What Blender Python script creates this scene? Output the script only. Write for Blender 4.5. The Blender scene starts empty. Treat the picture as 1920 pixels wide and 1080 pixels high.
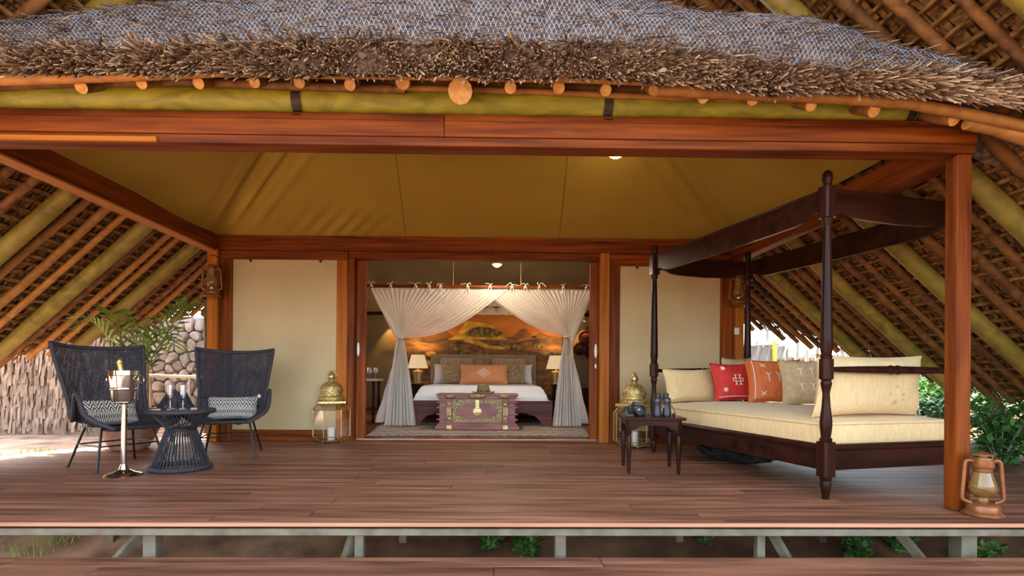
import bpy, math, random
from mathutils import Vector as V, Matrix, noise
random.seed(7)
R = math.radians; PI = math.pi
sc = bpy.context.scene; COL = sc.collection

# ------------------------------------------------------------------ camera, sky, sun, exposure
PSI, RHO, F = .0165, .006, 1000.0
DV = V((math.sin(PSI), math.cos(PSI), 0)); RV0 = V((math.cos(PSI), -math.sin(PSI), 0)); UV0 = V((0, 0, 1))
RV = RV0*math.cos(RHO) + UV0*math.sin(RHO); UV = -RV0*math.sin(RHO) + UV0*math.cos(RHO)
CAM = V((0, 0, .8))
cd = bpy.data.cameras.new('camera'); cam = bpy.data.objects.new('camera', cd); COL.objects.link(cam)
cd.sensor_width = 36; cd.lens = F/1920*36; cd.shift_x = 22.5/1920; cd.shift_y = 160/1920; cd.clip_end = 300
m = Matrix.Identity(4)
for i in range(3): m[i][0] = RV[i]; m[i][1] = UV[i]; m[i][2] = -DV[i]; m[i][3] = CAM[i]
cam.matrix_world = m; sc.camera = cam
w = bpy.data.worlds.new('sky'); sc.world = w; w.use_nodes = True
nt = w.node_tree; bg = nt.nodes['Background']; sk = nt.nodes.new('ShaderNodeTexSky')
sk.sky_type = 'NISHITA'; sk.sun_disc = False; sk.sun_elevation = R(45); sk.sun_rotation = R(-40); sk.dust_density = 2.5; sk.air_density = 1.0
hsv = nt.nodes.new('ShaderNodeHueSaturation'); hsv.inputs['Saturation'].default_value = .55; nt.links.new(sk.outputs[0], hsv.inputs['Color']); nt.links.new(hsv.outputs[0], bg.inputs[0]); bg.inputs[1].default_value = .42
sd = bpy.data.lights.new('sun', 'SUN'); sun = bpy.data.objects.new('sun', sd); COL.objects.link(sun)
sd.energy = 8; sd.angle = R(1.0); sd.color = (1, .87, .68)
sun.rotation_euler = V((.64*.707, -.77*.707, -.707)).to_track_quat('-Z', 'Y').to_euler()
vs = sc.view_settings; vs.view_transform = 'Standard'; vs.look = 'None'; vs.gamma = 1; vs.use_curve_mapping = False; vs.exposure = 1.72
sc.cycles.max_bounces = 10; sc.cycles.diffuse_bounces = 6; sc.cycles.transparent_max_bounces = 24

def ray(x, y): return DV + RV*((x-937.5)/F) + UV*((700-y)/F)
def at(x, y, Y): q = ray(x, y); return CAM + q*(Y/q.y)
def fl(x, y, z=0): q = ray(x, y); return CAM + q*((z-.8)/q.z)
def lerp(a, b, t): return a+(b-a)*t
def interp(tab, x):
    if x <= tab[0][0]: return tab[0][1]
    for (a, p), (b, q) in zip(tab, tab[1:]):
        if x <= b: return p+(q-p)*(x-a)/(b-a)
    return tab[-1][1]
def sstep(a, b, x):
    t = max(0, min(1, (x-a)/(b-a))); return t*t*(3-2*t)
def cr(pts, t):                                   # catmull-rom through points, t in 0..1
    n = len(pts)-1; s = min(n-1e-6, max(0, t*n)); i = int(s); f = s-i
    p = [V(pts[max(0, min(n, i+k))]) for k in (-1, 0, 1, 2)]
    return .5*((2*p[1])+(p[2]-p[0])*f+(2*p[0]-5*p[1]+4*p[2]-p[3])*f*f+(3*p[1]-p[0]-3*p[2]+p[3])*f**3)
def crv(pts, n): return [cr(pts, i/n) for i in range(n+1)]

# ------------------------------------------------------------------ materials
def N(t, typ, **k):
    n = t.nodes.new(typ)
    for a, b in k.items(): setattr(n, a, b)
    return n
def mk(name, c1, c2=None, scale=(6, 6, 6), rough=.6, metal=0, bump=0, rnd=0, lo=.35, hi=.65, detail=5, spec=.5, sheen=0, emit=None, dist=0, bdist=.01):
    M = bpy.data.materials.new(name); M.use_nodes = True; t = M.node_tree; b = t.nodes['Principled BSDF']; L = t.links.new
    b.inputs['Roughness'].default_value = rough; b.inputs['Metallic'].default_value = metal
    b.inputs['Specular IOR Level'].default_value = spec
    if sheen: b.inputs['Sheen Weight'].default_value = sheen
    if emit: b.inputs['Emission Color'].default_value = (*emit[0], 1); b.inputs['Emission Strength'].default_value = emit[1]
    if c2 is None and not rnd: b.inputs['Base Color'].default_value = (*c1, 1); return M
    c2 = c2 or c1
    tc = N(t, 'ShaderNodeTexCoord'); mp = N(t, 'ShaderNodeMapping'); mp.inputs['Scale'].default_value = scale
    no = N(t, 'ShaderNodeTexNoise'); no.inputs['Scale'].default_value = 1; no.inputs['Detail'].default_value = detail; no.inputs['Distortion'].default_value = dist
    L(tc.outputs['Object'], mp.inputs[0]); L(mp.outputs[0], no.inputs[0])
    rp = N(t, 'ShaderNodeValToRGB'); rp.color_ramp.elements[0].position = lo; rp.color_ramp.elements[1].position = hi
    rp.color_ramp.elements[0].color = (*c1, 1); rp.color_ramp.elements[1].color = (*c2, 1); L(no.outputs[0], rp.inputs[0])
    o = rp.outputs[0]
    if rnd:
        oi = N(t, 'ShaderNodeObjectInfo'); mu = N(t, 'ShaderNodeMath', operation='MULTIPLY'); mu.inputs[1].default_value = 37; L(oi.outputs['Random'], mu.inputs[0])
        L(mu.outputs[0], mp.inputs['Location'])
        mr = N(t, 'ShaderNodeMapRange'); mr.inputs[3].default_value = 1-rnd; mr.inputs[4].default_value = 1+rnd; L(oi.outputs['Random'], mr.inputs[0])
        hs = N(t, 'ShaderNodeHueSaturation'); L(mr.outputs[0], hs.inputs['Value']); L(o, hs.inputs['Color']); o = hs.outputs[0]
    L(o, b.inputs['Base Color'])
    if bump:
        bp = N(t, 'ShaderNodeBump'); bp.inputs['Strength'].default_value = bump; bp.inputs['Distance'].default_value = bdist; L(no.outputs[0], bp.inputs['Height']); L(bp.outputs[0], b.inputs['Normal'])
    return M
def wood(name, c1, c2, ax, rough=.48, rnd=.14, g=22, bump=.15, spec=.13):
    s = [g, g, g]; s[ax] = 1.3
    return mk(name, c1, c2, tuple(s), rough, 0, bump, rnd, .3, .7, 6, spec)
RED1, RED2 = (.080, .014, .0025), (.27, .066, .008)
WX = wood('red_timber_x', RED1, RED2, 0); WY = wood('red_timber_y', RED1, RED2, 1); WZ = wood('red_timber_z', RED1, RED2, 2)
ORZ = wood('orange_timber_z', (.29, .082, .009), (.46, .155, .02), 2)
DECK = wood('deck_board', (.095, .036, .020), (.34, .148, .078), 0, .54, .25, 16, .2, .26)
DARKW = wood('dark_stained_wood', (.012, .004, .0025), (.042, .012, .007), 2, .26, .05, 12, .05)
DARKX = wood('dark_stained_wood_x', (.012, .004, .0025), (.042, .012, .007), 0, .28, .05, 12, .05)
BEDW = wood('bed_wood', (.085, .035, .033), (.16, .065, .06), 0, .5, .05)
POLE_G = mk('green_gum_pole', (.17, .125, .017), (.37, .27, .045), (5, 5, 5), .55, 0, .25, .12, .3, .7, dist=1.5)
POLE_B = mk('bark_pole', (.10, .036, .009), (.31, .135, .03), (9, 9, 9), .7, 0, .5, .25, .3, .7, dist=1)
POLE_O = mk('peeled_pole', (.30, .12, .025), (.52, .24, .05), (9, 9, 9), .6, 0, .3, .2, .3, .7, dist=1)
POLE_E = mk('eave_gum_pole', (.17, .16, .012), (.37, .34, .03), (4, 9, 9), .5, 0, .25, .1, .3, .7, dist=1.5)
CUT = mk('cut_pole_end', (.52, .24, .06), (.74, .42, .13), (25, 25, 25), .7, 0, .2, .1)
THUNDER = mk('thatch_underside', (.034, .014, .0035), (.41, .195, .044), (30, 12, 30), .85, 0, .6, .2, .3, .7)
THATCH = mk('dry_thatch', (.045, .028, .018), (.25, .17, .115), (28, 28, 28), .85, 0, .8, 0, .3, .72)
def tonem(name, cols, rough=.7):                   # each stem its own tone, stored on the mesh
    M = bpy.data.materials.new(name); M.use_nodes = True; t = M.node_tree; b = t.nodes['Principled BSDF']; b.inputs['Roughness'].default_value = rough; b.inputs['Specular IOR Level'].default_value = .4
    a = N(t, 'ShaderNodeAttribute', attribute_name='tone'); r = N(t, 'ShaderNodeValToRGB'); e = r.color_ramp.elements
    for i, (p, c) in enumerate(cols):
        q = e[i] if i < 2 else e.new(p); q.position = p; q.color = (*c, 1)
    t.links.new(a.outputs['Fac'], r.inputs[0]); t.links.new(r.outputs[0], b.inputs['Base Color']); return M
STRAW = tonem('straw_stems', ((0, (.035, .016, .008)), (1, (.52, .37, .23)), (.45, (.13, .065, .030)), (.75, (.27, .16, .085))))
WIRE = mk('wire_netting_metal', (.42, .48, .58), rough=.55, metal=.2)
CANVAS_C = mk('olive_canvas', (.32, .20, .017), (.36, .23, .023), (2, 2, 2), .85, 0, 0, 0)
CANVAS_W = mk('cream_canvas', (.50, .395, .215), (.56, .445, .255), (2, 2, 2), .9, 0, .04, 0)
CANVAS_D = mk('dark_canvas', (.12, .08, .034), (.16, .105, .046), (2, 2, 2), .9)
STEEL = mk('galvanised_steel', (.11, .098, .066), (.185, .168, .118), (9, 9, 9), .55, .2, 0, 0)
STRAP = mk('black_iron', (.03, .025, .02), (.06, .045, .03), rough=.6, metal=.5)
BLACKW = None
BLACKM = mk('black_metal', (.015, .015, .018), rough=.35, metal=.4)
CORD = mk('black_cord', (.018, .018, .024), (.035, .035, .045), (90, 90, 90), .7, 0, .4, 0)
CHROME = mk('polished_steel', (.72, .70, .66), rough=.12, metal=1)
BRASS = mk('aged_brass', (.48, .36, .14), (.68, .54, .26), (40, 40, 40), .36, .85, .5, 0)
BRASSP = mk('pierced_brass', (.17, .12, .05), (.50, .40, .21), (75, 75, 75), .45, .6, 1, 0, .45, .55, 2)
BRASSD = mk('embossed_brass', (.34, .23, .06), (.80, .64, .28), (75, 75, 75), .36, .8, 1, 0, .42, .58, 2)
COPPER = mk('copper_paint', (.19, .064, .018), (.27, .10, .033), (14, 14, 14), .38, .3, .1, 0)
CREAMF = mk('cream_linen', (.68, .50, .235), (.76, .58, .30), (70, 70, 12), .95, 0, .12, 0, sheen=.2)
STAINED = mk('stained_linen', (.68, .50, .235), (.76, .58, .30), (70, 70, 12), .95, 0, .12, 0, sheen=.2)
def stain(M):                                       # a few tea-coloured spots with a shape of their own
    t = M.node_tree; L = t.links.new; b = t.nodes['Principled BSDF']; src = b.inputs['Base Color'].links[0].from_socket
    tc = N(t, 'ShaderNodeTexCoord'); vm = N(t, 'ShaderNodeVectorMath', operation='DISTANCE'); vm.inputs[1].default_value = (.16, -.09, .15); L(tc.outputs['Object'], vm.inputs[0])
    no = N(t, 'ShaderNodeTexNoise'); no.inputs['Scale'].default_value = 26; L(tc.outputs['Object'], no.inputs[0])
    sb = N(t, 'ShaderNodeMath', operation='MULTIPLY_ADD'); L(vm.outputs['Value'], sb.inputs[0]); sb.inputs[1].default_value = -1.6; L(no.outputs[0], sb.inputs[2])
    mr = N(t, 'ShaderNodeMapRange'); mr.inputs[1].default_value = .46; mr.inputs[2].default_value = .66; L(sb.outputs[0], mr.inputs[0])
    mx_ = N(t, 'ShaderNodeMix', data_type='RGBA'); L(mr.outputs[0], mx_.inputs[0]); L(src, mx_.inputs[6]); mx_.inputs[7].default_value = (.52, .31, .12, 1); L(mx_.outputs[2], b.inputs['Base Color'])
stain(STAINED)
TANF = mk('tan_linen', (.42, .31, .16), (.50, .38, .21), (30, 30, 30), .95, 0, .2, 0)
REDF = mk('red_sabra', (.50, .020, .012), (.62, .035, .022), (30, 30, 6), .7, 0, .2, 0)
ORANGEF = mk('rust_sabra', (.48, .105, .018), (.58, .15, .03), (30, 30, 6), .7, 0, .2, 0)
PEACHF = mk('apricot_weave', (.50, .20, .085), (.60, .26, .12), (30, 30, 30), .85, 0, .2, 0)
FURF = mk('brown_fur', (.22, .14, .075), (.38, .26, .155), (26, 26, 26), .9, 0, .6, 0, sheen=.6)
WHITEF = mk('white_linen', (.74, .74, .80), (.80, .80, .84), (5, 5, 5), .9, 0, .15, 0)
HEADF = mk('taupe_velvet', (.27, .17, .10), (.35, .23, .14), (6, 6, 6), .85, sheen=.5)
THREAD = mk('white_thread', (.78, .72, .64), rough=.9)
WHITEP = mk('white_plastic', (.75, .75, .72), rough=.4)
CANDLE = mk('white_wax', (.85, .84, .80), rough=.5)
TERRA = mk('terracotta', (.30, .135, .085), (.46, .235, .16), (12, 12, 12), .8, 0, .3, 0)
PALM = mk('palm_leaf', (.05, .11, .012), (.26, .36, .05), (8, 8, 8), .5)
LEAF = mk('shrub_leaf', (.03, .13, .022), (.14, .34, .07), (7, 7, 7), .5, 0, 0, .25)
GRASSM = mk('grass_blade', (.10, .22, .025), (.25, .40, .06), (7, 7, 7), .6)
STONE = mk('grey_stone', (.20, .185, .175), (.40, .375, .35), (8, 8, 8), .85, 0, .5, .18)
MORTAR = mk('mortar', (.17, .15, .13), (.24, .21, .18), (12, 12, 12), .9)
REED = mk('reed_fence', (.16, .10, .062), (.40, .275, .185), (14, 14, 3), .85, 0, .3, .12)
STICK = mk('weathered_stick', (.28, .25, .23), (.45, .41, .37), (14, 14, 3), .8, 0, .2, .2)
RUG = None
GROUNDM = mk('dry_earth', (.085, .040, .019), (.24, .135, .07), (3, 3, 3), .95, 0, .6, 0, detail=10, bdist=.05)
def sand_and_sunlit(M):  # pale sand to the left, plus sunlit soil painted brighter under the deck
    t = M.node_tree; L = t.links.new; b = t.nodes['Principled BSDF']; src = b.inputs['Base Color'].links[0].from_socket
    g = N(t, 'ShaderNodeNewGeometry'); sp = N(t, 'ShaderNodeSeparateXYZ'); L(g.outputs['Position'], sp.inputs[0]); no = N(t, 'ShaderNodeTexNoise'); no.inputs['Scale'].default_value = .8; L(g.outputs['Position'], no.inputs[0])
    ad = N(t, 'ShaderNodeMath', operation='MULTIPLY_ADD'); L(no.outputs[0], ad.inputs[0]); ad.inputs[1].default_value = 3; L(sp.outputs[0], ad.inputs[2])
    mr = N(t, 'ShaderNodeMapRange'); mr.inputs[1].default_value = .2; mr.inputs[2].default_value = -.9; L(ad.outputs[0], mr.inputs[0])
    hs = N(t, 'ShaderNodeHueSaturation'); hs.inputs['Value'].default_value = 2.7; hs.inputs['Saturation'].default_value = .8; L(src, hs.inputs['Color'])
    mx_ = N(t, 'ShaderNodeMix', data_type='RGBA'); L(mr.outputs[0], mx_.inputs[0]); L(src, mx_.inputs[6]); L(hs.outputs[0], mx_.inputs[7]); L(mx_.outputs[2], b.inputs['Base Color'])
sand_and_sunlit(GROUNDM)
AMBER = mk('amber_glass', (.16, .09, .024), (.23, .135, .042), (8, 8, 8), .12, .0, spec=.7)
NETBLUE = mk('camera_black', (.02, .02, .022), rough=.4)
RUBBER = mk('binocular_rubber', (.018, .022, .03), rough=.38)
GREENG = mk('bottle_green', (.06, .14, .01), (.14, .24, .02), rough=.08)
GOLDF = mk('gold_foil', (.60, .36, .12), (.72, .48, .2), (40, 40, 40), .35, .8, .3)
FELT = mk('olive_felt', (.16, .125, .055), (.22, .175, .08), (30, 30, 30), .9)
LEATHER = mk('brown_leather', (.16, .05, .02), rough=.5)
CHESTW = mk('chest_wood', (.20, .06, .052), (.34, .12, .10), (3, 20, 20), .4, 0, .1, 0)
SHADE = mk('lamp_shade_linen', (.80, .66, .45), rough=.9, emit=((1, .72, .40), .12))
MARBLE = mk('pale_marble', (.62, .55, .47), (.78, .73, .66), (9, 9, 9), .3)

def glassm(name, col=(1, 1, 1), mn=.06, mx=.55, rough=.03):
    M = bpy.data.materials.new(name); M.use_nodes = True; t = M.node_tree; t.nodes.clear(); L = t.links.new
    o = N(t, 'ShaderNodeOutputMaterial'); mx_ = N(t, 'ShaderNodeMixShader'); tr = N(t, 'ShaderNodeBsdfTransparent'); gl = N(t, 'ShaderNodeBsdfGlossy'); lw = N(t, 'ShaderNodeLayerWeight'); mr = N(t, 'ShaderNodeMapRange')
    tr.inputs[0].default_value = (*col, 1); gl.inputs['Roughness'].default_value = rough; lw.inputs[0].default_value = .3
    mr.inputs[3].default_value = mn; mr.inputs[4].default_value = mx
    L(lw.outputs['Facing'], mr.inputs[0]); L(mr.outputs[0], mx_.inputs[0]); L(tr.outputs[0], mx_.inputs[1]); L(gl.outputs[0], mx_.inputs[2]); L(mx_.outputs[0], o.inputs[0])
    return M
GLASS = glassm('clear_glass', mn=.14, mx=.75); GLASSD = glassm('lantern_pane', (.95, .93, .88), .10, .5, .06); GLASSA = AMBER
def netm(name, a):
    M = bpy.data.materials.new(name); M.use_nodes = True; t = M.node_tree; t.nodes.clear(); L = t.links.new
    o = N(t, 'ShaderNodeOutputMaterial'); m1 = N(t, 'ShaderNodeMixShader'); m2 = N(t, 'ShaderNodeMixShader'); tr = N(t, 'ShaderNodeBsdfTransparent'); d = N(t, 'ShaderNodeBsdfDiffuse'); tl = N(t, 'ShaderNodeBsdfTranslucent')
    d.inputs[0].default_value = (.95, .93, .91, 1); tl.inputs[0].default_value = (.95, .92, .88, 1); m1.inputs[0].default_value = .4; m2.inputs[0].default_value = a
    L(d.outputs[0], m1.inputs[1]); L(tl.outputs[0], m1.inputs[2]); L(tr.outputs[0], m2.inputs[1]); L(m1.outputs[0], m2.inputs[2]); L(m2.outputs[0], o.inputs[0])
    return M
NET = netm('sheer_net', .80); NETT = netm('dense_net', .85)
def weavem():
    M = mk('woven_cord', (.014, .014, .022), (.03, .03, .045), (60, 60, 60), .65); t = M.node_tree; L = t.links.new; b = t.nodes['Principled BSDF']; o = t.nodes['Material Output']
    uv = N(t, 'ShaderNodeUVMap'); sp = N(t, 'ShaderNodeSeparateXYZ'); L(uv.outputs[0], sp.inputs[0])
    def mth(op, a, b_=None, c=None):
        n = N(t, 'ShaderNodeMath', operation=op)
        for i, q in enumerate((a, b_, c)):
            if q is None: continue
            if isinstance(q, (int, float)): n.inputs[i].default_value = q
            else: L(q, n.inputs[i])
        return n.outputs[0]
    su = mth('SINE', mth('MULTIPLY', sp.outputs[0], 2*PI*44)); sv = mth('SINE', mth('MULTIPLY', sp.outputs[1], 2*PI*80))
    no = N(t, 'ShaderNodeTexNoise'); no.inputs['Scale'].default_value = 14; L(uv.outputs[0], no.inputs[0])
    hole = mth('GREATER_THAN', mth('ADD', mth('MULTIPLY', su, sv), mth('MULTIPLY', no.outputs[0], .9)), 1.22)
    mx_ = N(t, 'ShaderNodeMixShader'); tr = N(t, 'ShaderNodeBsdfTransparent'); L(hole, mx_.inputs[0]); L(b.outputs[0], mx_.inputs[1]); L(tr.outputs[0], mx_.inputs[2]); L(mx_.outputs[0], o.inputs[0])
    bp = N(t, 'ShaderNodeBump'); bp.inputs['Strength'].default_value = .7; bp.inputs['Distance'].default_value = .004; L(mth('MULTIPLY', su, sv), bp.inputs['Height']); L(bp.outputs[0], b.inputs['Normal'])
    return M
WEAVE = weavem()
def patm(name, kind):
    M = mk(name, (.6, .55, .48), rough=.9); t = M.node_tree; L = t.links.new; b = t.nodes['Principled BSDF']
    uv = N(t, 'ShaderNodeUVMap'); sp = N(t, 'ShaderNodeSeparateXYZ'); L(uv.outputs[0], sp.inputs[0])
    def mth(op, a, b_=None):
        n = N(t, 'ShaderNodeMath', operation=op)
        for i, q in enumerate((a, b_)):
            if q is None: continue
            if isinstance(q, (int, float)): n.inputs[i].default_value = q
            else: L(q, n.inputs[i])
        return n.outputs[0]
    if kind == 'zig':
        tri = mth('PINGPONG', mth('MULTIPLY', sp.outputs[0], 7.0), .5)
        up = mth('GREATER_THAN', mth('SINE', mth('MULTIPLY', mth('SUBTRACT', sp.outputs[1], mth('MULTIPLY', tri, .5)), 2*PI*6)), .1)
        d = mth('ADD', mth('ABSOLUTE', mth('SUBTRACT', tri, .25)), mth('MULTIPLY', mth('ABSOLUTE', mth('SUBTRACT', sp.outputs[1], .27)), .75))
        dn = mth('GREATER_THAN', mth('SINE', mth('MULTIPLY', d, 2*PI*5.5)), 0.1)
        sel = mth('GREATER_THAN', sp.outputs[1], .5)
        f = mth('ADD', mth('MULTIPLY', up, sel), mth('MULTIPLY', dn, mth('SUBTRACT', 1, sel)))
        c1, c2 = (.62, .57, .49, 1), (.03, .03, .035, 1)
    else:
        tri = mth('PINGPONG', mth('MULTIPLY', sp.outputs[0], 22.0), .5)
        f = mth('GREATER_THAN', mth('SINE', mth('MULTIPLY', mth('ADD', sp.outputs[1], mth('MULTIPLY', tri, .08)), 2*PI*9)), .0)
        c1, c2 = (.58, .49, .37, 1), (.15, .10, .07, 1)
    mx_ = N(t, 'ShaderNodeMix', data_type='RGBA'); mx_.inputs[6].default_value = c1; mx_.inputs[7].default_value = c2; L(f, mx_.inputs[0]); L(mx_.outputs[2], b.inputs['Base Color'])
    return M
ZIG = patm('zigzag_weave', 'zig'); RUG = patm('flatweave_rug', 'rug')

# ------------------------------------------------------------------ mesh builder
class MB:
    def __init__(s): s.v = []; s.f = []; s.m = []; s.uv = None; s.M = None; s.tone = None
    def add(s, vs, fs, m=0):
        o = len(s.v); s.v += [tuple(s.M @ V(p)) if s.M else tuple(p) for p in vs]; s.f += [tuple(i+o for i in f) for f in fs]; s.m += [m]*len(fs); return s
    def box(s, a, b, bev=0, m=0, rz=0):             # corners a, b
        x0, y0, z0 = a; x1, y1, z1 = b
        c = V(((x0+x1)/2, (y0+y1)/2, (z0+z1)/2)); h = V((abs(x1-x0)/2, abs(y1-y0)/2, abs(z1-z0)/2)); e = min(bev, .45*min(h)) if bev else 0
        rot = Matrix.Rotation(rz, 3, 'Z')
        if not e:
            vs = [c+rot@V((h.x*i, h.y*j, h.z*k)) for i in (-1, 1) for j in (-1, 1) for k in (-1, 1)]
            return s.add(vs, [(0, 1, 3, 2), (4, 6, 7, 5), (0, 4, 5, 1), (2, 3, 7, 6), (0, 2, 6, 4), (1, 5, 7, 3)], m)
        vs = []; idx = {}
        for i in (-1, 1):
            for j in (-1, 1):
                for k in (-1, 1):
                    for ax in range(3):
                        p = [h.x*i, h.y*j, h.z*k]; sg = (i, j, k)
                        for q in range(3):
                            if q != ax: p[q] -= sg[q]*e
                        idx[(i, j, k, ax)] = len(vs); vs.append(c+rot@V(p))
        fs = []
        for ax in range(3):
            o = [q for q in range(3) if q != ax]
            for sg in (-1, 1):
                def key(a_, b_): k = [0, 0, 0]; k[ax] = sg; k[o[0]] = a_; k[o[1]] = b_; return (*k, ax)
                fs.append(tuple(idx[key(*q)] for q in ((-1, -1), (1, -1), (1, 1), (-1, 1))))
            for a_ in (-1, 1):
                for b_ in (-1, 1):
                    k1 = [0, 0, 0]; k1[o[0]] = a_; k1[o[1]] = b_; k2 = list(k1); k1[ax] = -1; k2[ax] = 1
                    fs.append((idx[(*k1, o[0])], idx[(*k2, o[0])], idx[(*k2, o[1])], idx[(*k1, o[1])]))
        for i in (-1, 1):
            for j in (-1, 1):
                for k in (-1, 1): fs.append(tuple(idx[(i, j, k, ax)] for ax in range(3)))
        return s.add(vs, fs, m)
    def tube(s, path, r, n=8, closed=False, caps=True, m=0, flat=1, capm=None):
        if 6 <= n < 10: n = 10
        P = [V(p) for p in path]; k = len(P); rs = r if isinstance(r, (list, tuple)) else [r]*k
        T = []
        for i in range(k):
            a = P[(i-1) % k] if (closed or i > 0) else P[i]; b = P[(i+1) % k] if (closed or i < k-1) else P[i]
            d = b-a; T.append(d.normalized() if d.length > 1e-9 else V((0, 0, 1)))
        up = V((0, 0, 1)) if abs(T[0].z) < .9 else V((1, 0, 0))
        nrm = (up-T[0]*up.dot(T[0])).normalized(); vs = []
        for i in range(k):
            nrm = nrm-T[i]*nrm.dot(T[i]); nrm = nrm.normalized() if nrm.length > 1e-6 else T[i].orthogonal().normalized()
            bi = T[i].cross(nrm)
            for j in range(n):
                a = 2*PI*j/n; vs.append(P[i]+(nrm*math.cos(a)*flat+bi*math.sin(a))*rs[i])
        fs = []
        for i in range(k if closed else k-1):
            for j in range(n):
                a = i*n+j; b = i*n+(j+1) % n; c = ((i+1) % k)*n+(j+1) % n; d = ((i+1) % k)*n+j; fs.append((a, b, c, d))
        s.add(vs, fs, m)
        if caps and not closed:
            s.add([vs[j] for j in range(n)], [tuple(range(n))[::-1]], capm if capm is not None else m); s.add([vs[(k-1)*n+j] for j in range(n)], [tuple(range(n))], m)
        return s
    def lathe(s, prof, n=20, c=(0, 0, 0), m=0, a0=0, sx=1, sy=1):
        vs = [(c[0]+r*sx*math.cos(a0+2*PI*j/n), c[1]+r*sy*math.sin(a0+2*PI*j/n), c[2]+z) for r, z in prof for j in range(n)]
        fs = [(i*n+j, i*n+(j+1) % n, (i+1)*n+(j+1) % n, (i+1)*n+j) for i in range(len(prof)-1) for j in range(n)]
        if prof[0][0] > 1e-5: fs.append(tuple(range(n))[::-1])
        if prof[-1][0] > 1e-5: fs.append(tuple((len(prof)-1)*n+j for j in range(n)))
        return s.add(vs, fs, m)
    def grid(s, fn, nu, nv, m=0, uv=True, cu=False):
        o = len(s.v); vs = []; uvs = []
        for j in range(nv+1):
            for i in range(nu+1): vs.append(fn(i/nu, j/nv)); uvs.append((i/nu, j/nv))
        fs = [(j*(nu+1)+i, j*(nu+1)+i+1, (j+1)*(nu+1)+i+1, (j+1)*(nu+1)+i) for j in range(nv) for i in range(nu)]
        s.add(vs, fs, m)
        if uv:
            if s.uv is None: s.uv = {}
            for k, q in enumerate(uvs): s.uv[o+k] = q
        return s
    def prism(s, pts, off, m=0):                    # polygon of 3-D points pushed along off
        n = len(pts); off = V(off); vs = [V(p) for p in pts]+[V(p)+off for p in pts]
        return s.add(vs, [tuple(range(n))[::-1], tuple(range(n, 2*n))]+[(i, (i+1) % n, n+(i+1) % n, n+i) for i in range(n)], m)
    def ell(s, c, r, n=10, k=6, m=0):
        return s.lathe([(max(1e-6, math.sin(PI*i/k)), -math.cos(PI*i/k)*r[2]) for i in range(k+1)], n, c, m, 0, r[0], r[1])
    def mesh(s, name, mats):
        me = bpy.data.meshes.new(name); me.from_pydata(s.v, [], s.f); mats = mats if isinstance(mats, (list, tuple)) else [mats]
        for q in mats: me.materials.append(q)
        me.polygons.foreach_set('material_index', s.m); me.polygons.foreach_set('use_smooth', [True]*len(s.f))
        if s.uv is not None:
            l = me.uv_layers.new(name='UVMap'); vi = [0]*len(me.loops); me.loops.foreach_get('vertex_index', vi); fl_ = []
            for q in vi: fl_ += s.uv.get(q, (0, 0))
            l.data.foreach_set('uv', fl_)
        if s.tone:
            at_ = me.attributes.new('tone', 'FLOAT', 'POINT'); at_.data.foreach_set('value', s.tone)
        me.update(); me.set_sharp_from_angle(angle=R(38)); return me
    def build(s, name, mats, parent=None, **k):
        o = bpy.data.objects.new(name, s.mesh(name, mats)); COL.objects.link(o)
        if parent: o.parent = parent
        tag(o, **k); return o
def tag(o, label=None, cat=None, group=None, kind=None):
    for a, b in (('label', label), ('category', cat), ('group', group), ('kind', kind)):
        if b: o[a] = b
    return o
def thing(name, label, cat, loc=(0, 0, 0), rz=0, group=None, kind=None, rot=None):
    o = bpy.data.objects.new(name, None); COL.objects.link(o); o.location = loc; o.rotation_euler = rot or (0, 0, rz); o.empty_display_size = .1
    return tag(o, label, cat, group, kind)
def inst(o, parent=None, loc=None):
    c = o.copy(); COL.objects.link(c); c.parent = parent
    if loc is not None: c.location = loc
    return c
def kids(o): return [c for c in COL.objects if c.parent == o]
def copy_tree(o, parent=None):
    c = o.copy(); COL.objects.link(c); c.parent = parent
    for k in list(kids(o)): copy_tree(k, c)
    return c
def nz(p, s=1, seed=0): return noise.noise(V(p)*s+V((seed*7.3, seed*3.1, seed)))
def pillow(w, h, t, name, mat, parent, pinch=.10, seed=0, wr=.012, **k):
    mb = MB()
    def side(sg):
        def f(a, b):
            u, v = a*2-1, b*2-1
            x = w/2*u*(1-pinch*(1-v*v)*u*u); z = h/2*v*(1-pinch*(1-u*u)*v*v)
            T = t/2*(max(0, (1-u**4))*max(0, (1-v**4)))**.5
            T += wr*nz((x*5, sg*2, z*5), 1.6, seed)*min(1, T/(t*.3))
            return (x, -sg*T, z+h/2)
        return f
    mb.grid(side(1), 18, 14); mb.grid(side(-1), 18, 14)
    return mb.build(name, mat, parent, **k)
def psurf(w, h, t, u, v, pinch=.10):                # point on a pillow's front, just above the cloth
    x = w/2*u*(1-pinch*(1-v*v)*u*u); z = h/2*v*(1-pinch*(1-u*u)*v*v); T = t/2*(max(0, (1-u**4))*max(0, (1-v**4)))**.5
    return V((x, -T-.006, z+h/2))
def stitch(mb, w, h, t, pts, r=.004):
    out = []
    for (a, b), (c, d) in zip(pts, pts[1:]):
        for i in range(5): out.append(psurf(w, h, t, lerp(a, c, i/5), lerp(b, d, i/5)))
    out.append(psurf(w, h, t, *pts[-1])); mb.tube(out, r, 4)

# ------------------------------------------------------------------ ground
def gz(x, y): return -.82+.76*sstep(2.6, 5.1, y)+.03*nz((x, y, 0), .7)+(.30*sstep(4.3, 6.5, x)*sstep(3.4, 4.6, y))
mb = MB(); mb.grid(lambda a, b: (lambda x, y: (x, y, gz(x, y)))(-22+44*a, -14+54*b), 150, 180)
mb.build('ground', GROUNDM, label='dry brown earth sloping away below the deck', cat='ground', kind='structure')

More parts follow.
